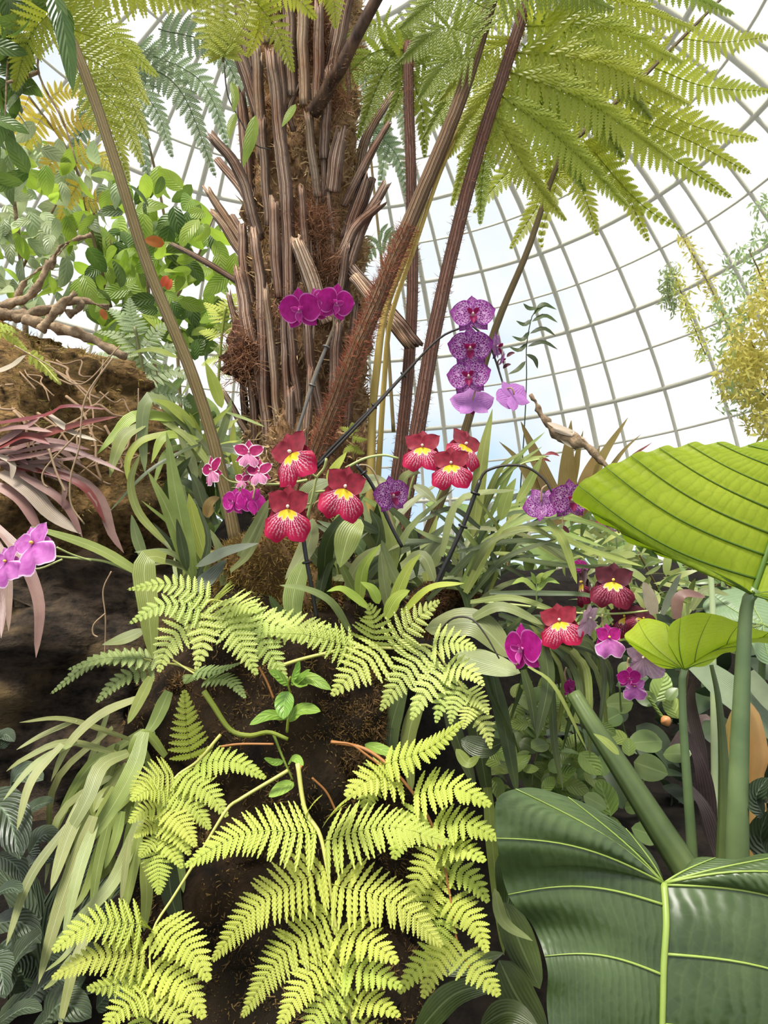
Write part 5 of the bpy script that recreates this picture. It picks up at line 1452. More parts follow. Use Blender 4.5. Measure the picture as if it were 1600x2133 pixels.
def half_blade(g, org, mar, n=180, m=16, bulge=.0, nveins=8, quilt=.006, s0=.3, side=1, edge_wave=.0):
    """ruled surface from the midrib to the margin; both are curves of n points"""
    v = np.linspace(0, 1, m + 1)
    s = np.linspace(0, 1, n)
    V = org[:, None] * (1 - v)[None, :, None] + mar[:, None] * v[None, :, None]
    w = np.linalg.norm(mar - org, axis=1)[:, None]
    mid_ = (org + mar) / 2
    Ts = norm(np.gradient(mid_, axis=0))
    V = V - Ts[:, None] * (w * .09 * np.sin(np.pi * v)[None])[..., None]      # side veins bow towards the base
    Nm = np.cross(np.gradient(V, axis=0), np.gradient(V, axis=1)).reshape(-1, 3).sum(0)
    Nm = norm(Nm)
    Nm = Nm if Nm @ to_cam(V[n // 2, m // 2]) > 0 else -Nm
    ph = s * nveins
    q = np.abs(np.sin(np.pi * ph))[:, None] ** .7 * np.sin(np.pi * np.clip(v, 0, 1))[None] ** .4 * quilt
    b = bulge * w * np.sin(np.pi * v)[None]
    e = edge_wave * np.sin(2 * np.pi * ph + .5)[:, None] * (v ** 3)[None]
    V = V + Nm * (q + b + e)[..., None]
    i, j = np.meshgrid(np.arange(n - 1), np.arange(m), indexing='ij')
    k = m + 1
    Q = np.stack([i * k + j, i * k + j + 1, (i + 1) * k + j + 1, (i + 1) * k + j], -1).reshape(-1, 4)
    UV = np.stack(np.meshgrid(s, v, indexing='ij'), -1)
    g.add(V, Q, None, UV)
    return V

def elephant_ear(label, A, mid, halves, bmat, vmat, d, petiole=None, pmat=None, pw=(30, 30), pd=None, quilt=.006, bulge=.03, rib=5, vein=2.2, rib_mat=None, wave=.004, name='elephant_ear'):
    """halves: list of (margin points, nveins, s0); mid: picture points (x, y, d) of the midrib from A on"""
    t = thing(name, label, 'plant', PIX(*petiole[-1], pd if pd else d) if petiole else PIX(*A), None)
    M = spline(PP(mid), 50)
    g = G()
    vs = []
    for mar, nv, s0 in halves:
        mr = spline(PP(mar), 180)
        s = np.linspace(0, 1, 180)
        org = at(M, np.clip((s - s0) / (1 - s0), 0, 1) ** 1.0 * .995)[0]
        V = half_blade(g, org, mr, nveins=nv, quilt=quilt, bulge=bulge, edge_wave=wave)
        for q in range(1, nv):
            i = int(round(q / nv * 179))
            vs.append(V[i])
    blade = mk('blade', g, bmat, t, PIX(*A))
    h = G()
    tube(h, M + to_cam(M) * .002, np.linspace(rib, rib * .4, 50) * .5 * A[2] / F, 8)
    mk('midrib', h, rib_mat or vmat, blade)
    for c in vs:
        h = G()
        off = to_cam(c.mean(0)) * .0016
        tube(h, resample(c, 16) + off, np.linspace(vein, vein * .3, 16) * .5 * A[2] / F, 6)
        mk('vein', h, vmat, blade)
    if petiole:
        P = spline(PP(petiole, A[2], pd or A[2]), 30)
        h = G()
        tube(h, P, np.linspace(pw[0], pw[1], 30) * .5 * (np.linspace(A[2], pd or A[2], 30)) / F, 14)
        mk('petiole', h, pmat, t, P[0])
    return t

# dark leaf in the lower right corner
elephant_ear('huge dark glossy elephant ear leaf filling the lower right corner', (1383, 1840, 1.0),
    [(1383, 1840, 1.0), (1388, 1920, .97), (1383, 2010, .95), (1380, 2133, .93), (1372, 2400, .90), (1360, 2700, .92)],
    [([(1383, 1840, 1.0), (1352, 1772, 1.01), (1280, 1708, 1.02), (1190, 1662, 1.02), (1110, 1642, 1.0), (1045, 1652, .98), (1031, 1700, .97), (1040, 1790, .98), (1062, 1870, .99), (1110, 1930, .99), (1138, 2010, .97), (1142, 2120, .95), (1165, 2330, .92), (1250, 2560, .92), (1360, 2700, .92)], 11, .42),
     ([(1383, 1840, 1.0), (1425, 1812, 1.02), (1462, 1786, 1.03), (1540, 1788, 1.02), (1640, 1780, 1.0), (1780, 1830, .98), (1860, 2000, .96), (1800, 2300, .93), (1600, 2560, .92), (1360, 2700, .92)], 10, .40)],
    M_EARDARK, M_VEINL, 1.0, [(1388, 1850), (1420, 1870), (1500, 2050), (1560, 2400)], M_PETIOLED, (20, 34), 1.25, quilt=.005, bulge=.05, rib=15, vein=6, wave=.006)
# large backlit leaf at the right
elephant_ear('large backlit yellow green elephant ear leaf seen from below at the right edge', (1568, 1238, 1.12),
    [(1568, 1238, 1.12), (1598, 1150, 1.13), (1628, 1060, 1.15), (1668, 950, 1.19), (1730, 830, 1.22)],
    [([(1568, 1238, 1.12), (1500, 1205, 1.12), (1440, 1174, 1.12), (1340, 1142, 1.13), (1262, 1092, 1.13), (1205, 1050, 1.13), (1198, 1020, 1.13), (1240, 985, 1.14), (1330, 944, 1.16), (1400, 930, 1.18), (1480, 922, 1.2), (1560, 928, 1.21), (1640, 890, 1.22), (1730, 830, 1.22)], 15, .36),
     ([(1568, 1238, 1.12), (1590, 1250, 1.11), (1640, 1262, 1.08), (1720, 1250, 1.06), (1800, 1150, 1.08), (1820, 1000, 1.14), (1790, 900, 1.18), (1730, 830, 1.22)], 9, .36)],
    M_EARLIT, M_VEIND, 1.12, [(1576, 1226), (1560, 1246), (1552, 1300), (1545, 1450), (1538, 1640), (1536, 1790), (1536, 1980)], M_PETIOLE, (24, 56), 1.16, quilt=.005, bulge=.05, rib=14, vein=6, wave=.008, rib_mat=M_VEIND)
# small bright leaf
elephant_ear('small bright green heart shaped leaf on a thin stalk', (1426, 1396, 1.2),
    [(1426, 1396, 1.2), (1500, 1350, 1.2), (1580, 1330, 1.2), (1650, 1318, 1.22)],
    [([(1426, 1396, 1.2), (1398, 1360, 1.2), (1390, 1322, 1.2), (1408, 1292, 1.2), (1450, 1277, 1.2), (1500, 1282, 1.2), (1550, 1302, 1.2), (1600, 1316, 1.2), (1650, 1318, 1.22)], 6, .45),
     ([(1426, 1396, 1.2), (1450, 1391, 1.19), (1490, 1374, 1.18), (1540, 1350, 1.18), (1600, 1336, 1.18), (1650, 1318, 1.22)], 4, .3),
     ([(1426, 1396, 1.2), (1395, 1392, 1.22), (1360, 1382, 1.24), (1325, 1352, 1.26), (1302, 1326, 1.28), (1330, 1296, 1.3), (1370, 1290, 1.28), (1398, 1312, 1.25), (1412, 1350, 1.22)], 5, .98)],
    M_EARLIME, M_VEIND, 1.2, [(1426, 1394), (1421, 1420), (1424, 1520), (1434, 1660), (1444, 1810), (1450, 1960)], M_PETIOLE, (14, 26), 1.22, quilt=.004, bulge=.05, rib=5, vein=2.0, wave=.003)
# pale leaf behind it
elephant_ear('pale blue green elephant ear leaf behind the small bright one', (1590, 1300, 1.6), [(1590, 1300, 1.6), (1640, 1330, 1.6), (1700, 1400, 1.6)],
    [([(1590, 1300, 1.6), (1540, 1300, 1.62), (1480, 1290, 1.64), (1470, 1250, 1.68), (1540, 1222, 1.7), (1620, 1230, 1.7), (1690, 1300, 1.66), (1700, 1400, 1.6)], 6, .5), ([(1590, 1300, 1.6), (1560, 1320, 1.58), (1580, 1370, 1.56), (1640, 1400, 1.56), (1700, 1400, 1.6)], 4, .5)],
    M_EARPALE, M_VEINL, 1.6, [(1590, 1302), (1585, 1500), (1580, 1750)], M_PETIOLE, (12, 20), 1.7, quilt=.004, rib=4, vein=2)
# bare petioles
t = thing('elephant_ear_stalk', 'thick ribbed green stalk slanting down to the base of the elephant ears', 'stalk', PIX(1450, 1850, 1.15))
stem(t, [(1195, 1445), (1235, 1510), (1300, 1610), (1370, 1720), (1440, 1830), (1470, 1900)], 30, 66, M_PETIOLED, 1.3, 1.14, 30, 16, 'petiole', .06)
leaf(t, [(1290, 1572), (1262, 1545), (1236, 1528)], 18, M_STRAP, 1.19, 1.2, 'lance', name='sheath')
t = thing('elephant_ear_stalk', 'upright green sheathing stalk just beside the thick grey petiole', 'stalk', PIX(1508, 1800, 1.22))
stem(t, [(1482, 1385), (1496, 1450), (1506, 1550), (1510, 1680), (1508, 1820), (1508, 1980)], 8, 44, M_PETIOLED, 1.24, 1.2, 30, 14, 'petiole', .04)
M_SPATHE = leafmat('fading orange yellow spathe', srgb(216, 160, 92), srgb(236, 196, 120), .3, .5, vein=30, vary=.05)
t = thing('spathe', 'fading orange yellow flower spathe behind the thick grey petiole', 'flower', PIX(1560, 1790, 1.24))
P = spline(PP([(1540, 1440), (1562, 1500), (1572, 1570), (1568, 1610), (1570, 1680), (1566, 1790), (1560, 1980)], 1.24, 1.24), 40)
g = G(); tube(g, P, np.interp(np.linspace(0, 1, 40), [0, .1, .25, .34, .45, .6, 1], [2, 22, 28, 20, 25, 18, 16]) * 1.24 / F, 16, .03)
mk('hood', g, M_SPATHE, t)
leaf(t, [(1530, 1640), (1516, 1560), (1524, 1480)], 26, M_SPATHE, 1.22, 1.24, 'lance', name='flap')
M_CANE = leafmat('pale green cane', srgb(176, 192, 140), srgb(196, 208, 166), .1, .4)
t = thing('cane', 'thin pale green cane rising behind the large lit leaf', 'stalk', PIX(1480, 1700, 1.5))
stem(t, [(1476, 1150), (1484, 1250), (1486, 1400), (1490, 1700)], 12, 16, M_CANE, 1.5, 1.5, name='rod')
# ribbed grey palm-like leaf running to the right edge
M_RIBBED = leafmat('ribbed grey green blade', srgb(98, 112, 84), srgb(140, 150, 120), .15, .4, vein=120, vary=.1)
plant('palm_leaf_plant', 'ribbed grey green blade slanting down to the right edge', 'plant', (1440, 1390), [(70, [(1440, 1375), (1520, 1440), (1610, 1520), (1680, 1580)], M_RIBBED, 1.45, 1.35), (40, [(1560, 1400), (1600, 1460), (1640, 1500)], M_RIBBED, 1.4, 1.35)], 1.45)
# purple-brown dead leaves in the gap
M_DEAD = leafmat('purplish brown withered blade', srgb(62, 50, 50), srgb(104, 88, 84), .1, .5, vein=40, vary=.2)
plant('withered_plant', 'purplish brown withered blades in the dark gap behind the stalks', 'plant', (1450, 1750), [(40, [(1480, 1740), (1465, 1620), (1430, 1520)], M_DEAD, 1.5, 1.4), (28, [(1470, 1600), (1440, 1470), (1450, 1410)], M_DEAD, 1.5, 1.45), (34, [(1500, 1790), (1470, 1690), (1420, 1620)], M_DEAD, 1.45, 1.4), (40, [(1350, 1760), (1340, 1660), (1290, 1600)], M_DEAD, 1.7, 1.65), (34, [(1400, 1560), (1460, 1500), (1480, 1500)], M_DEAD, 1.6, 1.55), (50, [(1590, 1700), (1575, 1660), (1600, 1620)], M_DARKB, 1.15, 1.12, 'oval'), (60, [(1620, 1820), (1585, 1750), (1600, 1690)], M_DARKB, 1.2, 1.15, 'oval')], 1.5)

# ================================================================== creeping round-leaved vine at the right
def oval_mesh(nm, mat, kind='oval', wl=.55, bend=.25, nx=6, n=10, fold=.2):
    t = np.linspace(0, 1, n)
    P = np.stack([np.zeros(n), t, -bend * (t - .4) ** 2], 1)
    g = G()
    ribbon(g, P, wl * prof(kind, t), np.array([0, 0, 1.0]), fold, nx, .1)
    return g.mesh(nm, mat, np.zeros(3))

def scatter(parent, n, region, d, size, meshes, face=.6, up=.4, hang=.0, name='leaf', flat=.5):
    """leaves around the picture region (function giving x, y): each an object that shares a mesh"""
    for k in range(n):
        x, y = region()
        dd = rng.uniform(*d)
        p = PIX(x, y, dd)
        nrm = norm(to_cam(p) * face + np.array([0, 0, up]) + rng.normal(size=3) * flat)
        yax = rng.normal(size=3) + np.array([0, 0, -hang * 2])
        yax = norm(yax - nrm * (yax @ nrm))
        R = np.stack([np.cross(yax, nrm), yax, nrm], 1)
        s = rng.uniform(*size) * dd / F
        inst(name, meshes[rng.integers(len(meshes))], parent, p - yax * s * .5, R, s)

def box(x0, y0, x1, y1):
    return lambda: (rng.uniform(x0, x1), rng.uniform(y0, y1))

def blobs(*bs):
    """bs: (x, y, rx, ry)"""
    w = np.array([b[2] * b[3] for b in bs], float)
    w /= w.sum()
    def f():
        b = bs[rng.choice(len(bs), p=w)]
        a, r = rng.uniform(0, 6.283), math.sqrt(rng.random())
        return b[0] + b[2] * r * math.cos(a), b[1] + b[3] * r * math.sin(a)
    return f

M_VINE = leafmat('light green vine leaf', srgb(116, 140, 62), srgb(160, 178, 96), .35, .35, mid=srgb(170, 186, 110), nv=40, vary=.25)
M_VINED = leafmat('mid green round leaf', srgb(84, 106, 58), srgb(124, 142, 84), .25, .35, mid=srgb(140, 156, 100), vary=.25)
vine = thing('creeping_vine', 'creeping vine with small light green leaves below the hanging orchids', 'vine', PIX(1120, 1750, 1.6))
vm = [oval_mesh('leaf', M_VINE, 'oval', .62), oval_mesh('leaf', M_VINE, 'lance', .55, .4), oval_mesh('leaf', M_VINED, 'oval', .8)]
scatter(vine, 150, blobs((1130, 1560, 110, 150), (1100, 1480, 60, 60), (1180, 1640, 90, 80), (1060, 1600, 40, 100)), (1.5, 1.72), (34, 62), vm, .7, .6)
for pts in ([(1090, 1420), (1120, 1530), (1110, 1650), (1160, 1730)], [(1180, 1430), (1200, 1560), (1180, 1680)], [(1060, 1500), (1100, 1600), (1210, 1680)]):
    stem(vine, pts, 4, 3, M_VINED, 1.6, 1.6)
round_vine = thing('round_leaf_vine', 'vine with glossy round leaves in the dark gap beside the slanting stalk', 'vine', PIX(1290, 1700, 1.55))
rm = [oval_mesh('leaf', M_VINED, 'oval', .78, .15), oval_mesh('leaf', M_VINE, 'oval', .7, .2)]
for x, y, s in ((1290, 1465, 56), (1275, 1495, 52), (1378, 1430, 66), (1345, 1455, 44), (1350, 1390, 36), (1285, 1535, 46), (1310, 1555, 40), (1345, 1545, 72), (1355, 1600, 70), (1410, 1570, 58), (1260, 1660, 76), (1320, 1680, 40), (1345, 1735, 60), (1215, 1700, 60), (1400, 1470, 56), (1300, 1395, 36), (1315, 1400, 30), (1265, 1520, 40), (1230, 1590, 60), (1390, 1750, 50), (1400, 1445, 34), (1240, 1670, 50), (1280, 1725, 50)):
    scatter(round_vine, 1, (lambda x=x, y=y: (x, y)), (1.38, 1.5), (s, s + 1), rm, .9, .35, 0, flat=.3)
stem(round_vine, [(1290, 1420), (1300, 1520), (1340, 1600), (1330, 1740)], 4, 3, M_VINED, 1.46, 1.5)
stem(round_vine, [(1350, 1450), (1370, 1480), (1385, 1500)], 9, 7, M_VINE, 1.4, 1.4, name='stalk')
g = G(); tube(g, spline(PP([(1380, 1492), (1388, 1503), (1392, 1512)], 1.4, 1.39), 10), np.sin(np.linspace(.3, 2.9, 10)) * .010, 10)
mk('fruit', g, plain('orange brown fruit', srgb(190, 130, 80), .5), round_vine, label='small orange brown fruit')

# shrub of narrow leaves behind the orchids at the right
M_THIN = leafmat('thin yellow green leaf', srgb(132, 146, 74), srgb(172, 182, 110), .4, .4, vary=.3)
bushr = thing('narrow_leaf_shrub', 'shrub with narrow yellow green leaves behind the dark wine orchids', 'shrub', PIX(1420, 1500, 2.4))
tm = [oval_mesh('leaf', M_THIN, 'lance', .16, .5), oval_mesh('leaf', M_THIN, 'lance', .26, .4), oval_mesh('leaf', M_VINED, 'lance', .2, .5)]
scatter(bushr, 240, blobs((1420, 1200, 190, 70), (1250, 1130, 100, 60), (1480, 1290, 130, 70), (1300, 1280, 90, 70)), (1.75, 2.5), (50, 90), tm, .5, .5)
for pts in ([(1420, 1500), (1400, 1300), (1330, 1150)], [(1420, 1500), (1450, 1300), (1520, 1180)], [(1420, 1500), (1350, 1350), (1240, 1150)]):
    stem(bushr, pts, 8, 4, M_STALKO, 2.4, 2.2)
# drooping pale dry leaves there
plant('withered_plant', 'pale curled dry leaves behind the dark wine orchids', 'plant', (1390, 1290), [(30, [(1362, 1280), (1352, 1240), (1340, 1212)], M_BROMP, 1.55, 1.55), (26, [(1410, 1290), (1412, 1250), (1430, 1236), (1470, 1244)], M_BROM, 1.6, 1.6), (20, [(1440, 1270), (1470, 1230), (1520, 1240)], M_STRAPG, 1.65, 1.65), (18, [(1380, 1280), (1410, 1210), (1420, 1195)], M_SILVER, 1.65, 1.65)], 1.6)
# low dark groundcover so that no bare soil shows between the plants
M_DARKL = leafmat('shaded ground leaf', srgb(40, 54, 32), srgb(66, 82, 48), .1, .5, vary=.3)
cover = thing('ground_cover', 'low dark green ground cover on the bank behind the stalks', 'plant', PIX(1350, 1850, 1.9))
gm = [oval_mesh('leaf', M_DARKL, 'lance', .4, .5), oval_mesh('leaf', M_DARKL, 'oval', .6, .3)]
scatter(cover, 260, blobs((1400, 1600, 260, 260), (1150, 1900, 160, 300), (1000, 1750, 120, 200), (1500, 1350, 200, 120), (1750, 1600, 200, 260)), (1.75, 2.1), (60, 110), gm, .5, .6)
# mid-distance hedge so that the drum wall of the glasshouse stays hidden
M_HEDGE = leafmat('mid green hedge leaf', srgb(92, 116, 58), srgb(136, 156, 84), .35, .45, vary=.35)
hm = [oval_mesh('leaf', M_HEDGE, 'lance', .4, .4), oval_mesh('leaf', M_HEDGE, 'oval', .5, .3), oval_mesh('leaf', M_THIN, 'lance', .2, .4)]
for lab, reg in (('leafy hedge shrub beyond the bank at the far right', blobs((1520, 1220, 260, 190), (1400, 1180, 160, 170), (1450, 1400, 260, 140), (1800, 1300, 260, 220))), ('leafy hedge shrub beyond the bank behind the orchid clump', blobs((1100, 1200, 200, 150), (1000, 1140, 120, 120), (1250, 1180, 140, 140), (1180, 1380, 180, 150))), ('leafy hedge shrub beyond the bank left of the trunk', blobs((420, 1020, 200, 170), (300, 900, 120, 160)))):
    h = thing('hedge_shrub', lab, 'shrub', PIX(1300 if 'right' in lab else (1050 if 'orchid' in lab else 420), 1500, 4.0), 'hedge beyond the bank')
    scatter(h, 280, reg, (3.4, 4.4), (50, 90), hm, .5, .5)
    for k in range(4):
        p = reg()
        stem(h, [(1300 if 'right' in lab else (1050 if 'orchid' in lab else 420), 1500), p], 10, 4, M_WOOD, 4.0, 3.9)

# ================================================================== small vine on the face of the stump
sv = thing('stump_vine', 'small vine with glossy pointed leaves climbing the face of the dark stump', 'vine', PIX(590, 1560, 1.3))
M_GLOSSY = leafmat('glossy bright green leaf', srgb(112, 150, 56), srgb(156, 190, 86), .3, .22, mid=srgb(180, 204, 120), nv=30, vary=.12)
stem(sv, [(425, 1440), (445, 1470), (480, 1520), (520, 1532), (560, 1525), (600, 1540)], 13, 8, M_STRAPY, 1.34, 1.3)
stem(sv, [(598, 1525), (600, 1500), (605, 1450), (600, 1425), (605, 1410)], 6, 4, M_STRAPY, 1.3, 1.28, name='shoot')
stem(sv, [(570, 1530), (590, 1580), (610, 1625)], 6, 4, M_STRAPY, 1.32, 1.3, name='shoot')
for w, pts in ((30, [(600, 1425), (580, 1410), (560, 1398)]), (24, [(606, 1420), (618, 1400), (625, 1378)]), (24, [(606, 1425), (630, 1410), (646, 1395)]), (30, [(610, 1410), (650, 1415), (690, 1437)]), (26, [(612, 1408), (628, 1425), (640, 1428)]), (40, [(600, 1440), (592, 1465), (590, 1498)]), (34, [(600, 1500), (630, 1478), (668, 1482)]), (26, [(600, 1495), (560, 1490), (520, 1510)]), (20, [(590, 1585), (570, 1588), (550, 1580)]), (22, [(600, 1590), (615, 1580), (632, 1595)]), (30, [(612, 1630), (590, 1640), (560, 1660)]), (26, [(760, 1550), (790, 1560), (830, 1575)])):
    leaf(sv, pts, w, M_GLOSSY, 1.27, 1.24, 'oval', nx=6)
for lab, pts, d in (('russet fern runner arching out of the stump to the right', [(690, 1546), (730, 1550), (760, 1570), (800, 1600)], 1.22), ('straw runner falling over the big fern', [(628, 1595), (622, 1620), (634, 1670)], 1.18), ('russet runner crossing the dark hollow of the stump', [(460, 1555), (500, 1550), (570, 1550)], 1.3), ('dark red runner beside the small vine', [(540, 1390), (556, 1420), (570, 1455)], 1.33), ('thin russet runner under the small vine', [(650, 1620), (680, 1650), (700, 1690)], 1.28)):
    g = G(); tube(g, spline(PP(pts, d, d), 20), 2.4 * d / F, 6)
    tag(mk('fern_runner', g, M_RACHISB), lab, 'stem', 'fern runners on the stump')
sap = thing('seedling', 'small seedling with four pale leaves among the narrow orchid leaves', 'plant', PIX(1115, 1260, 1.36))
stem(sap, [(1118, 1262), (1118, 1215)], 4, 3, M_VINED, 1.36)
for pts in ([(1118, 1230), (1090, 1208), (1066, 1218)], [(1118, 1232), (1140, 1208), (1166, 1216)], [(1118, 1215), (1135, 1200), (1158, 1186)], [(1118, 1216), (1108, 1200), (1105, 1190)], [(1118, 1216), (1126, 1200), (1134, 1194)]):
    leaf(sap, pts, 16, M_VINE, 1.35, 1.33, 'lance', n=8)

# ================================================================== trees and shrubs behind the log
M_GLAUC = leafmat('grey green tree leaf', srgb(142, 158, 108), srgb(186, 198, 150), .4, .4, mid=srgb(186, 196, 150), nv=36, vary=.25)
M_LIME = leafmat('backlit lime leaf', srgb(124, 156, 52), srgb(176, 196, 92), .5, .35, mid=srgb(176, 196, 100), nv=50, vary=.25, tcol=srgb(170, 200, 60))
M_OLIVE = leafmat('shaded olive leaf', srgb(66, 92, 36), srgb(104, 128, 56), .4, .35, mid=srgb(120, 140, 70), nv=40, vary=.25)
gl = [oval_mesh('leaf', M_GLAUC, 'oval', .5, .5), oval_mesh('leaf', M_GLAUC, 'lance', .45, .6), oval_mesh('leaf', M_LIME, 'oval', .5, .4)]
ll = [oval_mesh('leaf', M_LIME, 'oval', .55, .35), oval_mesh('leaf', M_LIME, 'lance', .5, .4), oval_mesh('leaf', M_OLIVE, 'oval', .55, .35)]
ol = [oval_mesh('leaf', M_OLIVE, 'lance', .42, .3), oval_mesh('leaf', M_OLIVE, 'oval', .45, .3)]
def tree(name, label, base, limbs, n, reg, d, size, meshes, dl, **kw):
    t = thing(name, label, 'tree', PIX(*base, dl))
    for pts, w0, w1 in limbs:
        stem(t, pts, w0, w1, M_WOOD, dl, dl - .1, name='branch')
    scatter(t, n, reg, d, size, meshes, **kw)
    return t
tree('broadleaf_tree', 'tree with drooping grey green leaves at the left edge', (60, 900), [([(60, 900), (50, 620), (30, 420)], 16, 8), ([(52, 640), (120, 520), (200, 440)], 9, 4), ([(45, 560), (120, 420), (160, 340)], 7, 3)], 210,
     blobs((90, 420, 110, 110), (60, 540, 90, 80), (180, 400, 80, 80), (120, 600, 120, 60), (40, 330, 60, 60)), (2.9, 3.7), (40, 70), gl, 3.4, face=.8, up=.2, hang=.7)
tree('broadleaf_tree', 'tree with backlit lime green leaves left of the fern trunk', (330, 960), [([(330, 960), (320, 720), (300, 520)], 12, 6), ([(320, 700), (400, 560), (450, 440)], 8, 3), ([(322, 720), (250, 600), (230, 500)], 7, 3)], 250,
     blobs((330, 480, 120, 110), (420, 560, 70, 90), (280, 600, 110, 90), (330, 680, 140, 60), (420, 680, 70, 70), (240, 520, 60, 60)), (3.0, 3.9), (40, 74), ll, 3.5, face=.8, up=.25, hang=.4)
for x, y, s in ((322, 505, 34), (340, 585, 22), (352, 592, 20)):
    pass
red = [oval_mesh('leaf', leafmat('orange red old leaf', srgb(206, 96, 50), srgb(226, 140, 80), .5, .5), 'oval', .6, .3)]
t = bpy.data.objects['broadleaf_tree.001']
for x, y, s in ((322, 503, 40), (342, 586, 26), (352, 592, 24), (216, 655, 24)):
    scatter(t, 1, (lambda x=x, y=y: (x, y)), (2.9, 2.92), (s, s + 1), red, .9, .1, flat=.1)
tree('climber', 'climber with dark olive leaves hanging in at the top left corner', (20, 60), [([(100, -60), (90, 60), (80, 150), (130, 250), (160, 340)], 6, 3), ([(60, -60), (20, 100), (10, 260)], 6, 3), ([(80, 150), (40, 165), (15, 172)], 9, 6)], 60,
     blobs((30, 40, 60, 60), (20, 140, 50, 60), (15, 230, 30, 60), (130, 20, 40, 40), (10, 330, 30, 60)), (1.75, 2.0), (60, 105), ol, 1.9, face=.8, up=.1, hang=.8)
leaf(bpy.data.objects['climber'], [(128, 20), (140, 100), (152, 190)], 36, M_OLIVE, 1.55, 1.55, 'lance')
leaf(bpy.data.objects['climber'], [(110, -20), (122, 40), (120, 80)], 40, M_OLIVE, 1.57, 1.55, 'lance')
# twiner on the trunk with four pointed leaves
tw = thing('twining_vine', 'wiry twiner with pointed bright leaves hanging on the left of the trunk', 'vine', PIX(470, 150, 1.95))
stem(tw, [(466, 128), (475, 200), (500, 250), (530, 300), (565, 312)], 3, 2.5, M_DARKSTEM, 1.98, 1.98)
for w, pts in ((18, [(482, 170), (490, 200), (486, 235)]), (16, [(492, 235), (480, 265), (478, 292)]), (26, [(532, 240), (522, 290), (506, 348)]), (16, [(616, 217), (602, 240), (587, 265)])):
    leaf(tw, pts, w, M_LIME, 1.97, 1.95, 'lance', n=10)
# pale lacy ferns behind the arching orchid, golden fern at the left of the trunk
lacy = thing('lacy_fern', 'pale lacy grey green fern behind the olive stalk', 'fern', PIX(290, 860, 2.6))
M_LACY = fernmat('pale grey green lobed frond', srgb(140, 160, 110), srgb(176, 190, 146), srgb(190, 200, 160), .4)
g = G(); tube(g, spline(PP([(330, 900), (300, 780), (280, 680)], 2.6, 2.6), 20), .006, 6); fr = mk('frond', g, M_STRAPG, lacy)
pins(fr, [(bow(b, e, k), 34, 12) for b, e, k in (((300, 780), (190, 740), -.2), ((305, 800), (200, 800), -.2), ((295, 740), (200, 690), -.15), ((290, 700), (220, 640), -.1), ((300, 760), (400, 730), .2), ((305, 790), (420, 800), .2), ((310, 820), (400, 850), .15), ((295, 730), (360, 670), .1), ((285, 690), (270, 620), .05), ((312, 840), (230, 860), -.2))], 2.6, M_LACY, T_PLAIN, gap=.8)
gold = thing('lacy_fern', 'bright yellow green lobed fern beside the left of the trunk', 'fern', PIX(450, 760, 2.7))
g = G(); tube(g, spline(PP([(455, 800), (460, 720), (470, 640)], 2.7, 2.7), 20), .005, 6); fr = mk('frond', g, M_STRAPY, gold)
pins(fr, [(bow(b, e, k), 30, 10) for b, e, k in (((468, 650), (500, 610), .1), ((466, 670), (425, 630), -.1), ((462, 690), (500, 680), .1), ((460, 700), (415, 690), -.1), ((458, 730), (490, 730), .1), ((457, 745), (420, 760), -.1), ((455, 770), (480, 780), .1))], 2.7, M_FERN, T_PLAIN, gap=.85)
mossfern = thing('lobed_fern', 'small bright lobed fern on the mossy top of the log', 'fern', PIX(60, 720, 1.95))
g = G(); tube(g, spline(PP([(60, 735), (90, 760), (125, 800)], 1.95, 1.93), 10), .002, 6); fr = mk('frond', g, M_RACHIS, mossfern)
pins(fr, [([(62, 736), (90, 760), (128, 802)], 26, 7), ([(-10, 690), (20, 700), (60, 735)], 22, 8), ([(0, 680), (25, 685), (40, 700)], 16, 6)], 1.93, M_FERN, T_PLAIN)

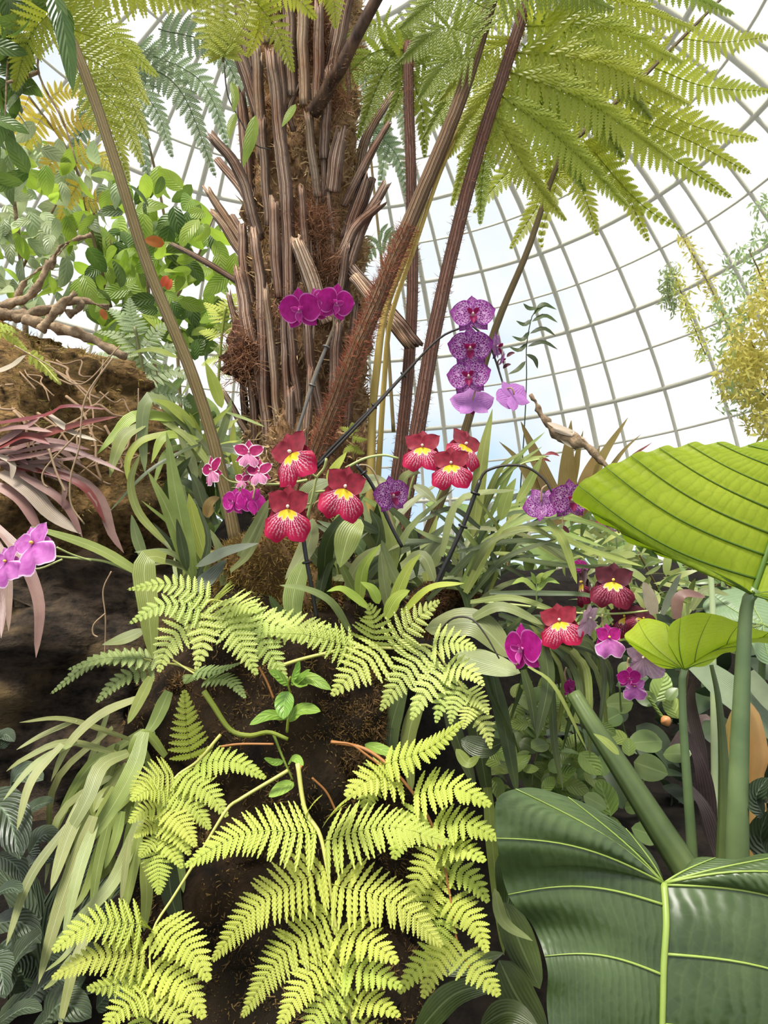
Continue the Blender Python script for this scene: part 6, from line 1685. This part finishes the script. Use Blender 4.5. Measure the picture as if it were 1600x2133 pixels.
# ================================================================== yellow bamboo-like tree at the right edge and vines on the ribs
M_BAMB = leafmat('yellow green fine leaf', srgb(180, 180, 70), srgb(222, 214, 116), .45, .5, vary=.1, scale=3)
M_BAMBB = leafmat('bluish fine leaf', srgb(130, 150, 90), srgb(170, 186, 130), .45, .5, vary=.1, scale=3)
def fine_foliage(parent, n, reg, d, size, mat, name='foliage'):
    g = G()
    xy = np.array([reg() for _ in range(n)])
    dd = rng.uniform(*d, n)
    P = np.array([PIX(x, y, e) for (x, y), e in zip(xy, dd)])
    L = rng.uniform(*size, n) * dd / F
    D = norm(rng.normal(size=(n, 3)) + np.array([0, 0, -.5]))
    S = norm(np.cross(D, rng.normal(size=(n, 3)))) * (L * .16)[:, None]
    V = np.stack([P, P + D * (L * .45)[:, None] + S, P + D * L[:, None], P + D * (L * .45)[:, None] - S], 1).reshape(-1, 3)
    k = np.arange(n)[:, None] * 4
    g.add(V, k + np.array([[0, 1, 2, 3]]))
    return mk(name, g, mat, parent, P[0], kind='stuff')
bam = thing('bamboo', 'yellow green bamboo hanging in from the right edge against the glass', 'bamboo', PIX(1700, 1300, 5.5))
for pts in ([(1700, 1300), (1660, 900), (1600, 620), (1560, 520)], [(1700, 1300), (1640, 900), (1540, 780)], [(1690, 1200), (1620, 850), (1560, 700)], [(1690, 1100), (1640, 700), (1600, 440)]):
    stem(bam, pts, 8, 3, M_STALKO, 5.5, 5.3, name='cane')
fine_foliage(bam, 2600, blobs((1580, 700, 60, 90), (1560, 780, 70, 60), (1600, 860, 60, 50), (1545, 760, 40, 40), (1600, 600, 30, 60)), (4.9, 5.7), (12, 26), M_BAMB)
fine_foliage(bam, 700, blobs((1560, 560, 60, 60), (1520, 640, 40, 70), (1590, 460, 30, 60), (1500, 720, 40, 40), (1530, 820, 50, 50)), (4.9, 5.7), (10, 22), M_BAMBB, 'young_foliage')
for lab, line, mat in (('leafy vine climbing a rib of the glass dome towards the bamboo', [(1535, 720), (1500, 640), (1460, 560), (1420, 490)], M_BAMB), ('thin leafy vine on the glazing bar above the lit leaf', [(1470, 740), (1430, 640), (1405, 570)], M_BAMB), ('wispy bluish vine hanging before the glass', [(1400, 640), (1390, 600), (1400, 560)], M_BAMBB)):
    t = thing('rib_vine', lab, 'vine', PIX(*line[0], 9.0), 'vines on the dome')
    stem(t, line, 2.5, 2, M_STALKO, 9, 9)
    C_ = spline(np.array([(x, y, 0.0) for x, y in line]), 40)
    fine_foliage(t, 330, lambda C_=C_: tuple(C_[rng.integers(40)][:2] + rng.normal(size=2) * 9), (8.8, 9.2), (9, 18), mat)
